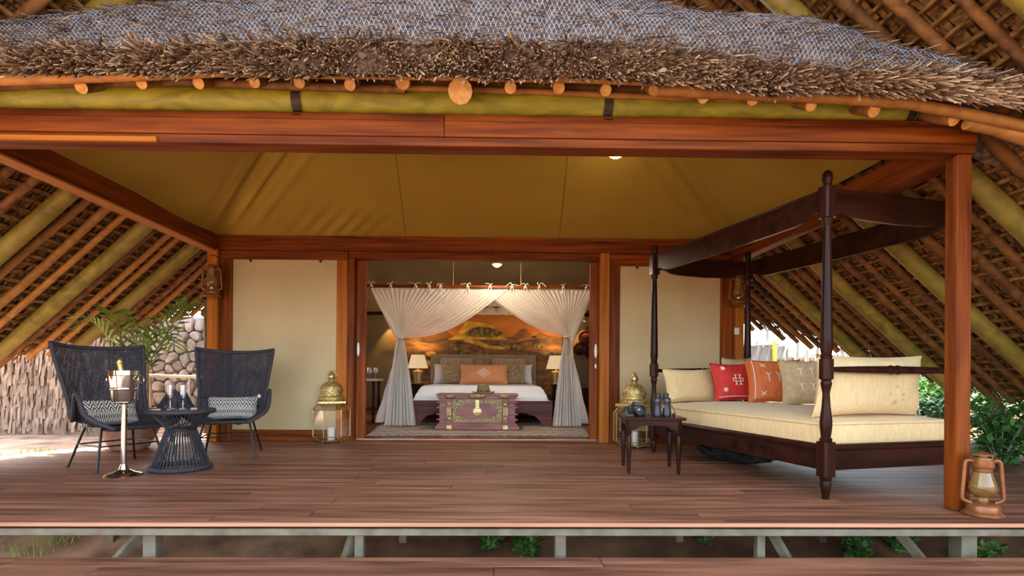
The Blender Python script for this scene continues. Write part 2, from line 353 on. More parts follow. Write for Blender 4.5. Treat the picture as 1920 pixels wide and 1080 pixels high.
# ------------------------------------------------------------------ deck, step, steel substructure
def xl(y): return -4.9 if y < 4.9 else -4.58+(y-5.06)*.61 if y > 5.06 else -4.9+(y-4.9)*2
def xr(y): return 4.2 if y < 4.9 else 4.2-.378*(y-4.9)
deck = thing('floor', 'red-brown hardwood veranda deck of long boards', 'deck', kind='structure')
PW = .142; y = 2.85; row = 0
while y < 6.9:
    y1 = min(y+PW, 6.95); xs = [None]; x = -4.9+random.uniform(.6, 2.4)
    xmax = xr(y) if y < 6.2 else -3.02
    while x < xmax-.5: xs.append(x); x += random.choice((2.2, 2.8, 3.2))
    xs.append(None)
    for a, b in zip(xs, xs[1:]):
        a0, a1 = (xl(y), xl(y1)) if a is None else (a+.002, a+.002); b0, b1 = ((xmax, xr(y1) if y < 6.2 else xmax) if b is None else (b-.002, b-.002))
        if b0-a0 < .1: continue
        dz = random.uniform(-.0015, .0015) if y > 2.9 else 0; g = .003; th = .028 if y > 2.9 else .0165
        mb = MB(); mb.prism([(a0, y+g, dz-th), (b0, y+g, dz-th), (b1, y1-g, dz-th), (a1, y1-g, dz-th)], (0, 0, th)); mb.build('deck_board', DECK, deck)
    y = y1
FAC = wood('fascia_board', (.36, .16, .09), (.55, .28, .17), 0, .5, .1)
MB().box((-4.95, 2.83, -.017), (4.25, 2.851, .003), .003).build('edge_strip', FAC, deck)
step = thing('step', 'lower hardwood step running along the front of the deck', 'step', kind='structure')
for i in range(5):
    x = -5+random.uniform(0, 1.5); xs = [-5]
    while x < 5: xs.append(x); x += random.choice((2.0, 2.6, 3.1))
    xs.append(5)
    for a, b in zip(xs, xs[1:]):
        if b-a < .05: continue
        y0 = 2.90-(i+1)*.142; MB().box((a+.002, y0+.003, -.228), (b-.002, y0+.139, -.2+random.uniform(-.001, .001)), .002).build('step_board', DECK, step)
MB().box((-5, 2.18, -.30), (5, 2.24, -.23)).build('step_bearer', STEEL, step)
for x in (-4, -2, 0, 2, 4): MB().box((x-.03, 2.2, -.9), (x+.03, 2.26, -.23)).build('step_leg', STEEL, step)
fr = thing('deck_frame', 'pale galvanised steel frame with posts and braces under the deck', 'steel frame', kind='structure')
MB().box((-4.9, 2.845, -.068), (4.2, 2.91, -.031), .003).build('edge_beam', STEEL, fr)
for y in (3.9, 5.0): MB().box((-4.7, y, -.11), (4.1, y+.06, -.034)).build('joist', STEEL, fr)
def upost(px, Y, w=.055):
    p = at(px, 1010, Y); MB().box((p.x-w/2, Y-w/2, -1.0), (p.x+w/2, Y+w/2, -.09), .003).build('post', STEEL, fr)
def brace(px0, py0, px1, py1, Y, r=.03):
    a = at(px0, py0, Y); b = at(px1, py1, Y); d = (b-a)*.9; MB().tube([a-d*.1, b+d*.9], r, 4).build('brace', STEEL, fr)
for px, Y, w_ in ((210, 3.9, .07), (287, 2.96, .07), (675, 2.96, .05), (756, 3.9, .055), (1050, 2.96, .06), (1272, 3.9, .055), (1424, 2.96, .045), (1540, 3.9, .05), (1768, 4.4, .06), (1805, 3.0, .09)): upost(px, Y, w_)
for q in ((265, 998, 225, 1043, 3.0), (665, 998, 650, 1043, 2.98), (1448, 1000, 1473, 1043, 2.98), (1690, 1004, 1725, 1046, 2.98), (8, 998, -30, 1030, 3.0)): brace(*q)

# ------------------------------------------------------------------ timber frame of the veranda
tf = thing('timber_frame', 'glossy red hardwood beams and posts framing the veranda', 'timber frame', kind='structure')
for z0, z1, q in ((2.115, 2.165, .012), (2.165, 2.255, 0), (2.255, 2.298, .008)):
    for a, b in ((-3.32, -.28), (-.278, 2.845)) if z0 > 2.12 else ((-3.32, 2.845),):
        MB().box((a, 3.08+q, z0), (b, 3.22, z1), .004).build('front_beam_board', WX, tf)
MB().box((-3.32, 3.074, 2.112), (-1.92, 3.10, 2.142), .003).build('front_beam_strip', wood('orange_timber_x', (.29, .082, .009), (.42, .14, .018), 0), tf)
MB().box((2.752, 3.11, 0), (2.842, 3.20, 2.115), .006).build('front_post', WZ, tf)
MB().box((-3.32, 3.10, 0), (-3.2, 3.205, 2.115), .006).build('front_post', WZ, tf)
MB().box((-3.27, 3.22, 2.20), (-3.15, 6.2, 2.39), .006).build('side_beam', WY, tf)
MB().box((-3.275, 3.22, 2.18), (-3.145, 6.2, 2.2), .004).build('side_beam_strip', mk('bright_strip', (.36, .12, .022), (.46, .17, .03), (20, 1, 20), .4), tf)
MB().box((2.80, 3.22, 2.11), (2.92, 6.2, 2.31), .006).build('side_beam', WY, tf)
wl = thing('wall_back', 'tent front wall of cream canvas panels in red hardwood framing', 'wall', kind='structure')
def wb(a, b, name='frame_board', mat=WX): return MB().box(a, b, .005).build(name, mat, wl)
wb((-3.19, 6.18, 2.205), (2.9, 6.30, 2.375), 'header_beam'); wb((-3.16, 6.165, 2.34), (2.88, 6.20, 2.385), 'header_cap'); wb((-3.13, 6.20, 2.10), (-1.665, 6.30, 2.203), 'top_rail'); wb((1.375, 6.20, 2.06), (2.83, 6.30, 2.203), 'top_rail')
wb((-1.655, 6.195, 2.115), (1.365, 6.30, 2.203), 'top_rail')
wb((-3.25, 6.14, 0), (-3.135, 6.30, 2.203), 'corner_post', ORZ); wb((-3.13, 6.19, 0), (-2.99, 6.30, 2.10), 'frame_post', WZ)
wb((-1.79, 6.19, 0), (-1.665, 6.30, 2.10), 'frame_post', ORZ); wb((-1.66, 6.165, 0), (-1.578, 6.30, 2.115), 'frame_post', WZ)
wb((1.255, 6.165, 0), (1.37, 6.30, 2.203), 'frame_post', ORZ); wb((1.375, 6.19, 0), (1.495, 6.30, 2.06), 'frame_post', WZ)
wb((2.68, 6.19, 0), (2.835, 6.30, 2.06), 'frame_post', WZ); wb((2.84, 6.16, 0), (2.94, 6.30, 2.203), 'corner_post', ORZ)
wb((-2.99, 6.19, 0), (-1.79, 6.30, .135), 'bottom_rail'); wb((1.495, 6.19, 0), (2.68, 6.30, .135), 'bottom_rail')
wb((-1.62, 6.17, 0), (1.3, 6.34, .022), 'threshold')
MB().box((-1.6, 6.24, .022), (1.3, 6.25, .03)).build('track', CHROME, wl)
for x0, x1, zt, sd_ in ((-2.99, -1.79, 2.10, 1), (1.495, 2.68, 2.06, 2)):
    mb = MB(); mb.grid(lambda a, b: (lerp(x0, x1, a), 6.215+.004*nz((a*3, b*3, 0), 1, sd_)+.006*math.sin(a*9+sd_)*max(0, b-.75), lerp(.13, zt, b)), 30, 40); mb.build('canvas_panel', CANVAS_W, wl)
    for a in (.17, .84): MB().lathe([(.010, -.002), (.016, 0), (.010, .004), (.006, .004)], 12).build('eyelet', STRAP, wl).matrix_local = Matrix.Translation((lerp(x0, x1, a), 6.205, zt-.015)) @ Matrix.Rotation(PI/2, 4, 'X')
    MB().box((x0, 6.20, .128), (x1, 6.218, .14)).build('canvas_hem', CANVAS_W, wl)
def door(x0, x1, n, lab, hx):
    d = thing('door_%d' % n, lab, 'door', ((x0+x1)/2, 6.27, 0), kind='structure'); h = (x1-x0)/2
    MB().box((-h, -.03, .03), (h, .03, 2.11), .004).build('leaf', WZ, d)
    for z, a, b in ((.98, .018, .085), (.80, .012, .03)):
        if n == 2 or z > .9: mb = MB(); mb.ell((hx, -.034, z+.09), (a, .012, b), 12, 8); mb.build('handle', WHITEP, d)
    return d
door(-1.575, -1.465, 1, 'narrow red wooden sliding door leaf left of the bedroom opening', -.03); door(1.157, 1.252, 2, 'narrow red wooden sliding door leaf right of the bedroom opening', .02)

# ceiling of the veranda: hipped canvas
def canz(x, y):
    a, b, c = x+3.16, 2.83-x, 6.17-y; k = .07
    def smin(p, q): h = max(0, k-abs(p-q))/k; return min(p, q)-h*h*k*.25
    h = min(smin(smin(a, c), smin(b, c)), 1.5); z = 2.37+.47*max(0, h)
    for e, amp in ((a, 1), (b, .7)):               # tension folds beside each hip
        d = c-e; env = math.exp(-((d+.10)/.35)**2)*sstep(.05, .4, min(e, c))
        z += amp*env*(.020*math.sin(d*22+1.2*nz((x, y, 0), 1.1))+.010*math.sin(d*47+2))
    env = math.exp(-((c-.22)/.2)**2)*math.exp(-((x+1.75)/.55)**2); z += env*.014*math.sin((x-c)*34+nz((x, y, 1), 1.5))
    return z+.010*nz((x, y, 3), 1.2)-.02*math.sin(PI*min(1, max(0, c/1.4)))
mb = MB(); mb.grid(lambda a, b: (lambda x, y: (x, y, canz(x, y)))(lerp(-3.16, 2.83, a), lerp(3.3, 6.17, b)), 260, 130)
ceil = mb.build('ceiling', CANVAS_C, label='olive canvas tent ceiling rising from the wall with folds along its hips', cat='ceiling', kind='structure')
for px in (745, 1062):
    a = at(px, 290, 5.0); pts = [(a.x+(at(px+(16 if px < 900 else -14), 440, 6.17).x-a.x)*t, lerp(4.7, 6.16, t), 0) for t in [i/30 for i in range(31)]]
    MB().tube([(x, y, canz(x, y)-.001) for x, y, _ in pts], .0035, 4).build('seam', CANVAS_D, ceil)

# ------------------------------------------------------------------ main thatched roof over everything
SL = .9; LE = math.hypot(1, SL)
roof = thing('main_roof', 'big steep palm-thatched roof on gum-pole rafters over the tent', 'roof', kind='structure')
def rz_(s, x): return 5.32+SL*x if s < 0 else 5.0-SL*x
def xe(s, y): return max(-5.7, -4.96+.369*(y-5.39)) if s < 0 else min(5.6, 4.97-.378*(y-4.98))
NL = {-1: V((-SL, 0, 1))/LE, 1: V((SL, 0, 1))/LE}
YB = 9.4; YF = 1.7  # front edge carried forward, out of view, to shade the top corners
for s in (-1, 1):
    mb = MB()
    def f(a, b, off):
        y = lerp(YF, YB, b); x = lerp(-.18, xe(s, y)-s*.05, a); p = V((x, y, rz_(s, x)))+NL[s]*(off+.02*nz((x, y, off), 3)); return p
    mb.grid(lambda a, b: f(a, b, .12), 40, 60, uv=False); mb.grid(lambda a, b: f(a, b, .38), 40, 60, uv=False)
    mb.grid(lambda a, b: f(1, b, .12+.26*a), 2, 60, uv=False); mb.grid(lambda a, b: f(b, 0, .12+.26*a), 2, 40, uv=False); mb.grid(lambda a, b: f(b, 1, .12+.26*a), 2, 40, uv=False)
    mb.build('thatch_layer', THUNDER, roof)
    d = .10; k = 0; dn = V((s*1, 0, -SL))/LE
    while True:
        x = -.18+s*(1.1+k*d/LE*1.0); k += 1
        if abs(x) > 5.7: break
        ym = 5.39+(x+4.96)/.369 if s < 0 else 4.98-(x-4.97)/.378
        ym = min(ym, YB)
        if ym < YF+.3: break
        mb = MB(); yy = YF+random.uniform(0, .05); P0 = V((x, 0, rz_(s, x)))
        path = []
        while yy < ym: path.append(P0+V((0, yy, 0))+NL[s]*(.055+.010*nz((x*9, yy, 0), 4))+dn*.014*nz((x*9, yy, 5), 3)); yy += .11
        if len(path) < 2: continue
        mb.tube(path, [.017*(1+.5*nz((p.x*20, p.y, 1), 7)) for p in path], 5)
        yy = YF
        while yy < ym-.02:
            wv = random.uniform(.02, .045); q = P0+V((0, yy, 0))+NL[s]*random.uniform(.068, .09); ln = random.uniform(.11, .17); sk_ = random.uniform(-.014, .014); n2 = NL[s]*random.uniform(-.022, .006)
            mb.add([q, q+V((0, wv, 0)), q+dn*ln+V((0, wv*.7+sk_, 0))+n2, q+dn*ln+V((0, sk_, 0))+n2], [(0, 1, 2, 3)]); yy += wv*.9
        mb.build('palm_leaf_row', THUNDER, roof)
    if s < 0: MB().tube([(-.18, YF-.02, 5.42), (-.18, 5, 5.42), (-.18, YB+.02, 5.42)], .42, 12).build('ridge_roll', THUNDER, roof)
    # fringe of straw at the eave
    mb = MB(); yy = 3.4
    while yy < 9.3:
        for _ in range(3):
            x = xe(s, yy); q = V((x, yy, rz_(s, x)))+NL[s]*random.uniform(.08, .36)-dn*.1; e = q+dn*random.uniform(.14, .30)+V((random.uniform(-.03, .03), random.uniform(-.05, .05), random.uniform(-.05, .03)))
            wv = V((0, random.uniform(.008, .02), 0)); mb.add([q, q+wv, e+wv*.3, e], [(0, 1, 2, 3)])
        yy += .018
    mb.build('eave_fringe', THATCH, roof, kind='stuff')
    # rafters
    big = {-1: (2.45, 3.42, 4.35, 5.3, 6.15, 7.0), 1: (2.55, 3.5, 4.47, 5.47, 6.26, 7.1)}[s]
    ys = []
    for a, b in zip(big, big[1:]): ys += [(a, 1)]+[(lerp(a, b, t)+random.uniform(-.02, .02), 0) for t in (.27, .5, .74)]
    ys += [(big[-1], 0), (7.25, 0), (7.5, 0), (7.75, 0), (8.0, 0), (8.3, 0), (8.6, 0)]
    for y, bg_ in ys:
        x1 = xe(s, y)+s*random.uniform(-.02, .12); x0 = -.18+s*.2; r = .070 if bg_ else random.uniform(.028, .039); k = 14; path = []; sw = random.uniform(-.5, .5)
        if y > 2.4 and y < 8.7:
            for i in range(k+1):
                x = lerp(x0, x1, i/k); wob = .012 if bg_ else .03
                path.append(V((x, y+wob*nz((x, y*5, 0), 1.3)+sw*.05*(i/k-.5), rz_(s, x)))+NL[s]*(wob*.5*nz((x, y*5, 4), 1.5)+(.03 if not bg_ else -.01)))
            mb = MB(); mb.tube(path, [r*(1+.12*nz((p.x*3, y, 0), 1.7)) for p in path], 10 if bg_ else 8)
            mb.build('rafter', POLE_G if bg_ else (POLE_O if random.random() < (.65 if s < 0 else .2) else POLE_B), roof)  # left slope gets more orange poles: bounced sun put into their colour

# ------------------------------------------------------------------ thatched hood above the front beam
hood = thing('porch_hood', 'low thatched canopy under wire netting above the front beam', 'thatched canopy', kind='structure')
T_LO = [(-160, 132), (0, 131), (150, 132), (300, 134), (420, 131), (520, 140), (640, 139), (860, 141), (960, 145), (1100, 144), (1200, 150), (1300, 158), (1400, 166), (1460, 176), (1560, 166), (1700, 172), (1830, 182), (1920, 196), (2100, 228)]
T_UP = [(-160, 96), (0, 98), (150, 100), (300, 97), (420, 88), (520, 84), (640, 80), (760, 85), (960, 86), (1100, 88), (1200, 92), (1300, 103), (1400, 118), (1460, 130), (1560, 136), (1700, 140), (1830, 152), (1920, 168), (2100, 205)]
T_SI = [(-160, 46), (0, 36), (150, 28), (300, 18), (450, 3), (600, -25), (760, -50), (860, -55), (1000, -50), (1100, -25), (1200, 5), (1280, 22), (1400, 25), (1500, 32), (1580, 60), (1640, 85), (1700, 102), (1780, 120), (1830, 146), (1920, 163), (2100, 202)]
T_YB = [(0, 3.5), (1450, 3.5), (1650, 3.25), (1830, 2.95), (2100, 2.8)]
YE = 2.75
def hs(px, v, lift=0):
    p0 = at(px, interp(T_UP, px), YE); p1 = at(px, interp(T_SI, px), interp(T_YB, px)); n = V((0, -(p1.z-p0.z), p1.y-p0.y)).normalized()
    if v <= 1: p = lerp(p0, p1, v)+n*(.05*math.sin(PI*v)*(p1-p0).length)
    else: p = p1+V((0, (v-1)*1.0, -(v-1)*.45+.25*(1-(v-1))*(v-1)))
    q = V(p)+n*(.020*nz(p, 3.2)+.030*nz(p, 1.4, 2)+.008*nz(p, 12, 3))*min(1, v*3+.3)
    return q+n*lift
mb = MB(); mb.grid(lambda a, b: hs(-160+2260*a, b*1.5), 260, 46, uv=False)
def butt(px, v):                                    # cut face of the thatch, then its underside
    p0 = at(px, interp(T_UP, px), YE); p1 = at(px, interp(T_LO, px), YE+.06)
    if v < .5: return lerp(p0, p1, v*2)+V((0, .015*nz((px*.02, v, 0), 2), 0))
    t = (v-.5)*2; return p1+V((0, .75*t, .45*t))
mb.grid(lambda a, b: butt(-160+2260*a, b), 130, 8, uv=False)
mb.build('thatch_layer', THATCH, hood)
mb = MB(); NU, NV = 250, 24
def hp(i, j): return hs(-160+2260*(i+(.5 if j % 2 else 0))/NU, .02+1.05*j/NV, .012+.006*nz((i, j, 0), .37))
for j in range(NV):
    for i in range(NU):
        a = hp(i, j)
        for b in (hp(i, j+1), hp(i+(1 if j % 2 else -1), j+1)):
            mb.tube([a, b], .0018, 3, caps=False)
mb.build('wire_netting', WIRE, hood, kind='stuff')
mb = MB()
def straw(mb, q, d, ln, r, tb=0):
    d = d.normalized(); sd_ = d.cross(V((random.random()-.5, random.random()-.5, random.random()-.5))).normalized(); s2 = d.cross(sd_)
    mid = q+d*ln*.55; e = q+d*ln+V((random.uniform(-1, 1), random.uniform(-1, 1), random.uniform(-1, .4)))*ln*.12
    vs = []
    for p, k in ((q, 1), (mid, 1), (e, .55)):
        for a in (0, 2.09, 4.19): vs.append(p+(sd_*math.cos(a)+s2*math.sin(a))*r*k)
    tn = min(1, max(0, random.gauss(.45+tb, .25))); mb.tone = (mb.tone or [])
    mb.tone += [max(0, tn-.25)]*3+[tn]*3+[min(1, tn+.18)]*3
    mb.add(vs, [(0, 1, 4, 3), (1, 2, 5, 4), (2, 0, 3, 5), (3, 4, 7, 6), (4, 5, 8, 7), (5, 3, 6, 8), (6, 7, 8)])
for _ in range(11000):
    px = random.uniform(-150, 2080); v = random.random()**.9
    p0 = at(px, interp(T_UP, px), YE); p1 = at(px, interp(T_LO, px), YE+.06); q = lerp(p0, p1, v)+V((0, .05, .02))
    sx = .5*math.sin(px*.011)+random.uniform(-.55, .55)
    if px > 1480: sx += .9
    if px < 250: sx -= .6
    clump = nz((px*.02, v*2, 0), 1); dd = V((sx, -1, -.10-.55*v+random.uniform(-.45, .45)+.35*clump)); straw(mb, q, dd, random.uniform(.05, .125)*(1+.35*clump+.5*sstep(1550, 1850, px)), random.uniform(.0035, .0085), .06+.22*sstep(1550, 1850, px)+.12*clump)  # right end lighter: sunlight put into the straw tone
mb.build('straw_butts', STRAW, hood, kind='stuff')
mb = MB()
for _ in range(5000):
    px = random.uniform(-140, 2060); v = random.random()**2.0; q = hs(px, v, .012); a = random.uniform(-1.2, 1.2)
    straw(mb, q, V((math.sin(a), -math.cos(a)*.7, -.45*math.cos(a)+random.uniform(-.1, .35))), random.uniform(.03, .11), random.uniform(.0012, .003))
mb.build('loose_straw', STRAW, hood, kind='stuff')
def pole(path, r, name, mat, parent, n=12, **k):
    P = [V(p) for p in path]; out = []
    for i in range(len(P)-1):
        for t in (0, .25, .5, .75): out.append(lerp(P[i], P[i+1], t))
    out.append(P[-1]); mb = MB(); mb.tube(out, [r*(1+.10*nz(p, 3.1)) for p in out], n, capm=1); return mb.build(name, [mat, CUT], parent, **k)
for px, py, r in ((-60, 168, .045), (152, 163, .036), (265, 156, .031), (372, 156, .031), (477, 154, .031), (561, 154, .031), (656, 159, .031), (755, 154, .039), (863, 171, .066), (957, 164, .031), (1048, 164, .033), (1136, 169, .032), (1226, 168, .031), (1319, 183, .031), (1412, 187, .031), (1521, 198, .031), (1639, 208, .034), (1790, 223, .038)):
    a = at(px, py, 2.93 if r < .05 else 2.90); dx = 0 if px < 1500 else -.12*(px-1400)/400
    pole([a, a+V((dx*.4+.004, .25, .16)), a+V((dx, .85, .52))], r, 'rafter_pole', POLE_B, hood)
def stick(tab, Y, r, mat=POLE_O):
    pole([at(x, y, Y) for x, y in tab], r, 'purlin_pole', mat, hood, 8)
stick(((-150, 152), (0, 150), (200, 144), (420, 133), (640, 137), (860, 140), (1080, 145), (1290, 153)), 2.88, .030)
stick(((1230, 170), (1450, 178), (1570, 184), (1700, 193), (1820, 215), (1960, 245)), 2.90, .032)
stick(((-150, 172), (100, 158), (330, 153), (560, 162), (760, 168)), 3.06, .024, POLE_B); stick(((740, 164), (1000, 172), (1220, 182), (1500, 190)), 3.06, .018)
stick(((560, 158), (800, 158), (1100, 166), (1480, 186)), 3.12, .03, POLE_B)
stick(((1815, 228), (1870, 240), (1990, 280)), 2.95, .045)
gp = at(0, 182, 3.15); gq = at(1690, 209, 3.15)
pole([(-3.3, 3.15, gp.z), (-1.0, 3.15, lerp(gp.z, gq.z, .42)), (gq.x+.05, 3.15, gq.z-.0)], .08, 'eave_pole', POLE_E, hood, 20)
for px in (565, 1135, 1690):
    p = at(px, 190, 3.17); mb = MB()
    zc = lerp(gp.z, gq.z, (p.x-gp.x)/(gq.x-gp.x)); pts = [(p.x, 3.15+.088*math.cos(a), zc+.088*math.sin(a)) for a in [PI*.5+PI*i/10 for i in range(11)]]+[(p.x, 3.065, zc-.11)]
    for a, b in zip(pts, pts[1:]): mb.add([(p.x-.026, a[1], a[2]), (p.x+.026, a[1], a[2]), (p.x+.026, b[1], b[2]), (p.x-.026, b[1], b[2])], [(0, 1, 2, 3)])
    mb.build('iron_strap', STRAP, hood)

# ------------------------------------------------------------------ bedroom shell
YW = 10.25
fb = thing('floor_bedroom', 'dark red wooden bedroom floor beyond the sliding doors', 'floor', kind='structure')
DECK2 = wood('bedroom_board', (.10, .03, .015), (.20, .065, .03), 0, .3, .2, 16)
y = 6.31
while y < YW: MB().box((-3.2, y+.002, -.03), (2.9, y+.138, random.uniform(-.001, .001)), .002).build('floor_board', DECK2, fb); y += .14
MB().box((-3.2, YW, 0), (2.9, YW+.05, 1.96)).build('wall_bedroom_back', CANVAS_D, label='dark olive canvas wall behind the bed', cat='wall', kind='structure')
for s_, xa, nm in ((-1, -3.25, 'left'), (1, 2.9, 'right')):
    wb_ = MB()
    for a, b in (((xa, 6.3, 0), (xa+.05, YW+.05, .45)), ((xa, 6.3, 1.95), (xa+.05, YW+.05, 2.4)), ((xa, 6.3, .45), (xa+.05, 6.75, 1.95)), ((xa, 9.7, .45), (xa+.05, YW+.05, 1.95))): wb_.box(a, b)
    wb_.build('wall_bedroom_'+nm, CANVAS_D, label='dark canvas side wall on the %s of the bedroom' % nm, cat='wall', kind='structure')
    wn = thing('window_%d' % (1 if s_ < 0 else 2), 'wide gauze window in the %s wall of the bedroom' % nm, 'window', (xa+.025, 8.225, .45), kind='structure')
    for a, b in (((-.03, -1.475, 0), (.03, 1.475, .06)), ((-.03, -1.475, 1.44), (.03, 1.475, 1.5)), ((-.03, -1.475, .06), (.03, -1.42, 1.44)), ((-.03, 1.42, .06), (.03, 1.475, 1.44)), ((-.03, -.03, .06), (.03, .03, 1.44))): MB().box(a, b, .003).build('window_frame', WZ, wn)
    for a, b in ((-1.42, -.03), (.03, 1.42)): MB().box((-.002, a, .06), (.002, b, 1.44)).build('gauze', GLASS, wn)
mb = MB()
def rc(a, b):
    x = lerp(-3.2, 2.9, a); t = b*2
    y, z = (lerp(YW, 8.3, t), lerp(1.95, 2.85, t)) if t < 1 else (lerp(8.3, 6.3, t-1), lerp(2.85, 2.4, t-1))
    return (x, y, z+.02*math.sin(x*5+math.sin(y*3))*math.exp(-(x/1.2)**2))
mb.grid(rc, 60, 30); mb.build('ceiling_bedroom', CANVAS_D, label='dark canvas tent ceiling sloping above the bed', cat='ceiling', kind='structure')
MB().box((-3.2, YW-.03, 1.90), (2.9, YW, 1.97), .004).build('trim_1', DARKX, label='dark wooden trim along the top of the bedroom wall', cat='trim', kind='structure')


# ------------------------------------------------------------------ rattan chairs
def make_chair():
    t = thing('rattan_chair', '', 'chair')
    cen = [(0, .40, 1.0), (0, .34, .78), (0, .27, .52), (0, .19, .35), (0, .02, .305), (0, -.18, .315), (0, -.34, .345)]
    edg = [(.355, .31, 1.03), (.325, .24, .80), (.295, .17, .58), (.30, .07, .40), (.365, -.15, .625), (.355, -.30, .45), (.22, -.40, .35)]
    def sf(a, b):
        s = a*2-1; c = cr(cen, b); e = cr(edg, b); k = abs(s)
        return V((e.x*s, lerp(c.y, e.y, k**2.4), lerp(c.z, e.z, k**2.6)))
    mb = MB(); mb.grid(sf, 36, 60); mb.build('woven_shell', WEAVE, t)
    loop = [sf(i/24, 0) for i in range(25)]+[sf(1, i/40) for i in range(1, 41)]+[sf(1-i/24, 1) for i in range(1, 25)]+[sf(0, 1-i/40) for i in range(1, 40)]
    MB().tube(loop, .017, 8, closed=True).build('rim', CORD, t)
    for k in (.35, .65): MB().tube([sf(k, i/24)+V((0, .006, -.006)) for i in range(25)], .009, 6).build('rib', CORD, t)
    feet = [(-.26, -.24, 0), (.26, -.24, 0), (-.255, .25, 0), (.255, .25, 0)]; tops = [(-.19, -.15, .335), (.19, -.15, .335), (-.18, .14, .335), (.18, .14, .335)]
    for f_, p in zip(feet, tops):
        l = MB().tube([p, lerp(V(p), V(f_), .97)], .0095, 8).build('leg', BLACKM, t); MB().lathe([(.012, 0), (.015, .006), (.012, .022)], 10, f_).build('foot_cap', CORD, l)
    q = [lerp(V(a), V(b), .42) for a, b in zip(tops, feet)]
    for a, b in ((0, 1), (2, 3), (0, 2), (1, 3)): MB().tube([q[a], q[b]], .006, 6).build('stretcher', BLACKM, t)
    MB().tube([tops[0], tops[2], tops[3], tops[1]], .008, 6, closed=True).build('seat_frame', BLACKM, t)
    return t
ch1 = make_chair(); ch1['label'] = 'black woven rattan armchair behind the wine cooler, in front of the palm pot'; ch1['group'] = 'rattan armchairs'
ch2 = copy_tree(ch1); ch2['label'] = 'black woven rattan armchair beside the left canvas wall panel'
ch1.location = (-3.15, 4.56, 0); ch1.rotation_euler.z = R(60); ch2.location = (-2.50, 5.15, 0); ch2.rotation_euler.z = R(17)
for ch, lab in ((ch1, 'black and white zigzag cushion in the armchair behind the wine cooler'), (ch2, 'black and white zigzag cushion in the armchair beside the canvas panel')):
    rz = ch.rotation_euler.z; p = ch.location+Matrix.Rotation(rz, 3, 'Z')@V((0, .10, .335))
    t = thing('zigzag_cushion', lab, 'cushion', p, group='zigzag cushions', rot=(R(-24), 0, rz))
    pillow(.46, .24, .11, 'cover', ZIG, t, .06)
    for sx in (-1, 1):
        for z in (.24,): mb = MB(); mb.ell((sx*.235, -.005, z), (.018, .018, .02), 8, 6); mb.build('tassel', CORD if sx*(z-.1) < 0 else THREAD, t)

# wicker side table, glasses, wine cooler
tc_ = V((-2.53, 4.40, 0))
t = thing('wicker_table', 'low black hourglass table strung with cords, glass on top', 'table', tc_)
MB().tube([(.235*math.cos(a), .235*math.sin(a), .478) for a in [2*PI*i/40 for i in range(40)]], .020, 8, closed=True).build('top_ring', CORD, t)
MB().lathe([(0.0001, .486), (.228, .486), (.23, .490), (.228, .494), (.0001, .494)], 40).build('glass_top', mk('smoked_glass', (.10, .11, .13), rough=.06, spec=.9), t)
MB().tube([(.105*math.cos(a), .105*math.sin(a), .33) for a in [2*PI*i/30 for i in range(30)]], .010, 6, closed=True).build('waist_ring', BLACKM, t)
MB().tube([(.215*math.cos(a), .215*math.sin(a), .022) for a in [2*PI*i/40 for i in range(40)]], .020, 8, closed=True).build('base_ring', CORD, t)
for i in range(46):
    a = 2*PI*i/46; b = a+.22; MB().tube([(.226*math.cos(a), .226*math.sin(a), .478), (.107*math.cos(b), .107*math.sin(b), .335), (.213*math.cos(b), .213*math.sin(b), .02)], .0042, 5).build('cord', CORD, t)
for i in range(3):
    a = 2*PI*i/3+.4; MB().tube([(.10*math.cos(a), .10*math.sin(a), .33), (.20*math.cos(a+.5), .20*math.sin(a+.5), .03)], .007, 6).build('strut', BLACKM, t)
for k, (px, lab) in enumerate(((319, 'left champagne flute on the wicker table'), (343, 'right champagne flute on the wicker table'))):
    p = at(px, 768, tc_.y-.03-.02*k); p.z = .494
    g = thing('champagne_flute', lab, 'glass', p, group='champagne flutes')
    MB().lathe([(.0001, .0), (.033, .001), (.032, .004), (.006, .010), (.005, .03)], 18).build('foot', GLASS, g); MB().lathe([(.005, .03), (.009, .045), (.005, .055), (.006, .072)], 12).build('stem', GLASS, g)
    MB().lathe([(.004, .072), (.014, .082), (.021, .12), (.026, .195), (.0245, .195), (.0195, .12), (.012, .088), (.0001, .08)], 18).build('bowl', GLASS, g)
sp_ = V((-2.80, 4.12, 0))
t = thing('cooler_stand', 'tall polished steel stand holding the wine cooler', 'stand', sp_)
MB().lathe([(.0001, .0), (.128, 0), (.132, .010), (.12, .020), (.07, .035), (.035, .052), (.027, .075), (.022, .09)], 32).build('base', CHROME, t)
MB().lathe([(.019, .075), (.019, .545)], 20).build('pole', CHROME, t); MB().lathe([(.019, .545), (.05, .555), (.075, .562), (.075, .568), (.0001, .568)], 24).build('cradle', CHROME, t)
t = thing('wine_cooler', 'polished steel ice bucket with ring handles on the stand', 'ice bucket', sp_+V((0, 0, .569)))
MB().lathe([(.0001, 0), (.078, .0), (.082, .006), (.100, .195), (.106, .20), (.106, .235), (.098, .235), (.095, .20), (.078, .012), (.0001, .010)], 36).build('bucket', CHROME, t)
MB().lathe([(.0905, .085), (.0945, .09), (.0955, .10), (.0935, .104)], 36).build('band', CHROME, t)
for s in (-1, 1):
    h = MB().lathe([(.0001, -.012), (.014, -.01), (.019, 0), (.014, .01), (.0001, .012)], 12, (s*.118, 0, .185)).build('handle_knob', CHROME, t)
    MB().tube([(s*.125+s*.006*math.sin(a), .024*math.sin(a), .165+.024*math.cos(a)) for a in [2*PI*i/16 for i in range(16)]], .005, 6, closed=True).build('ring', CHROME, h)
bt = thing('champagne_bottle', 'champagne bottle with gold foil neck leaning in the cooler', 'bottle', sp_+V((-.005, .01, .59)), rot=(0, R(-8), 0))
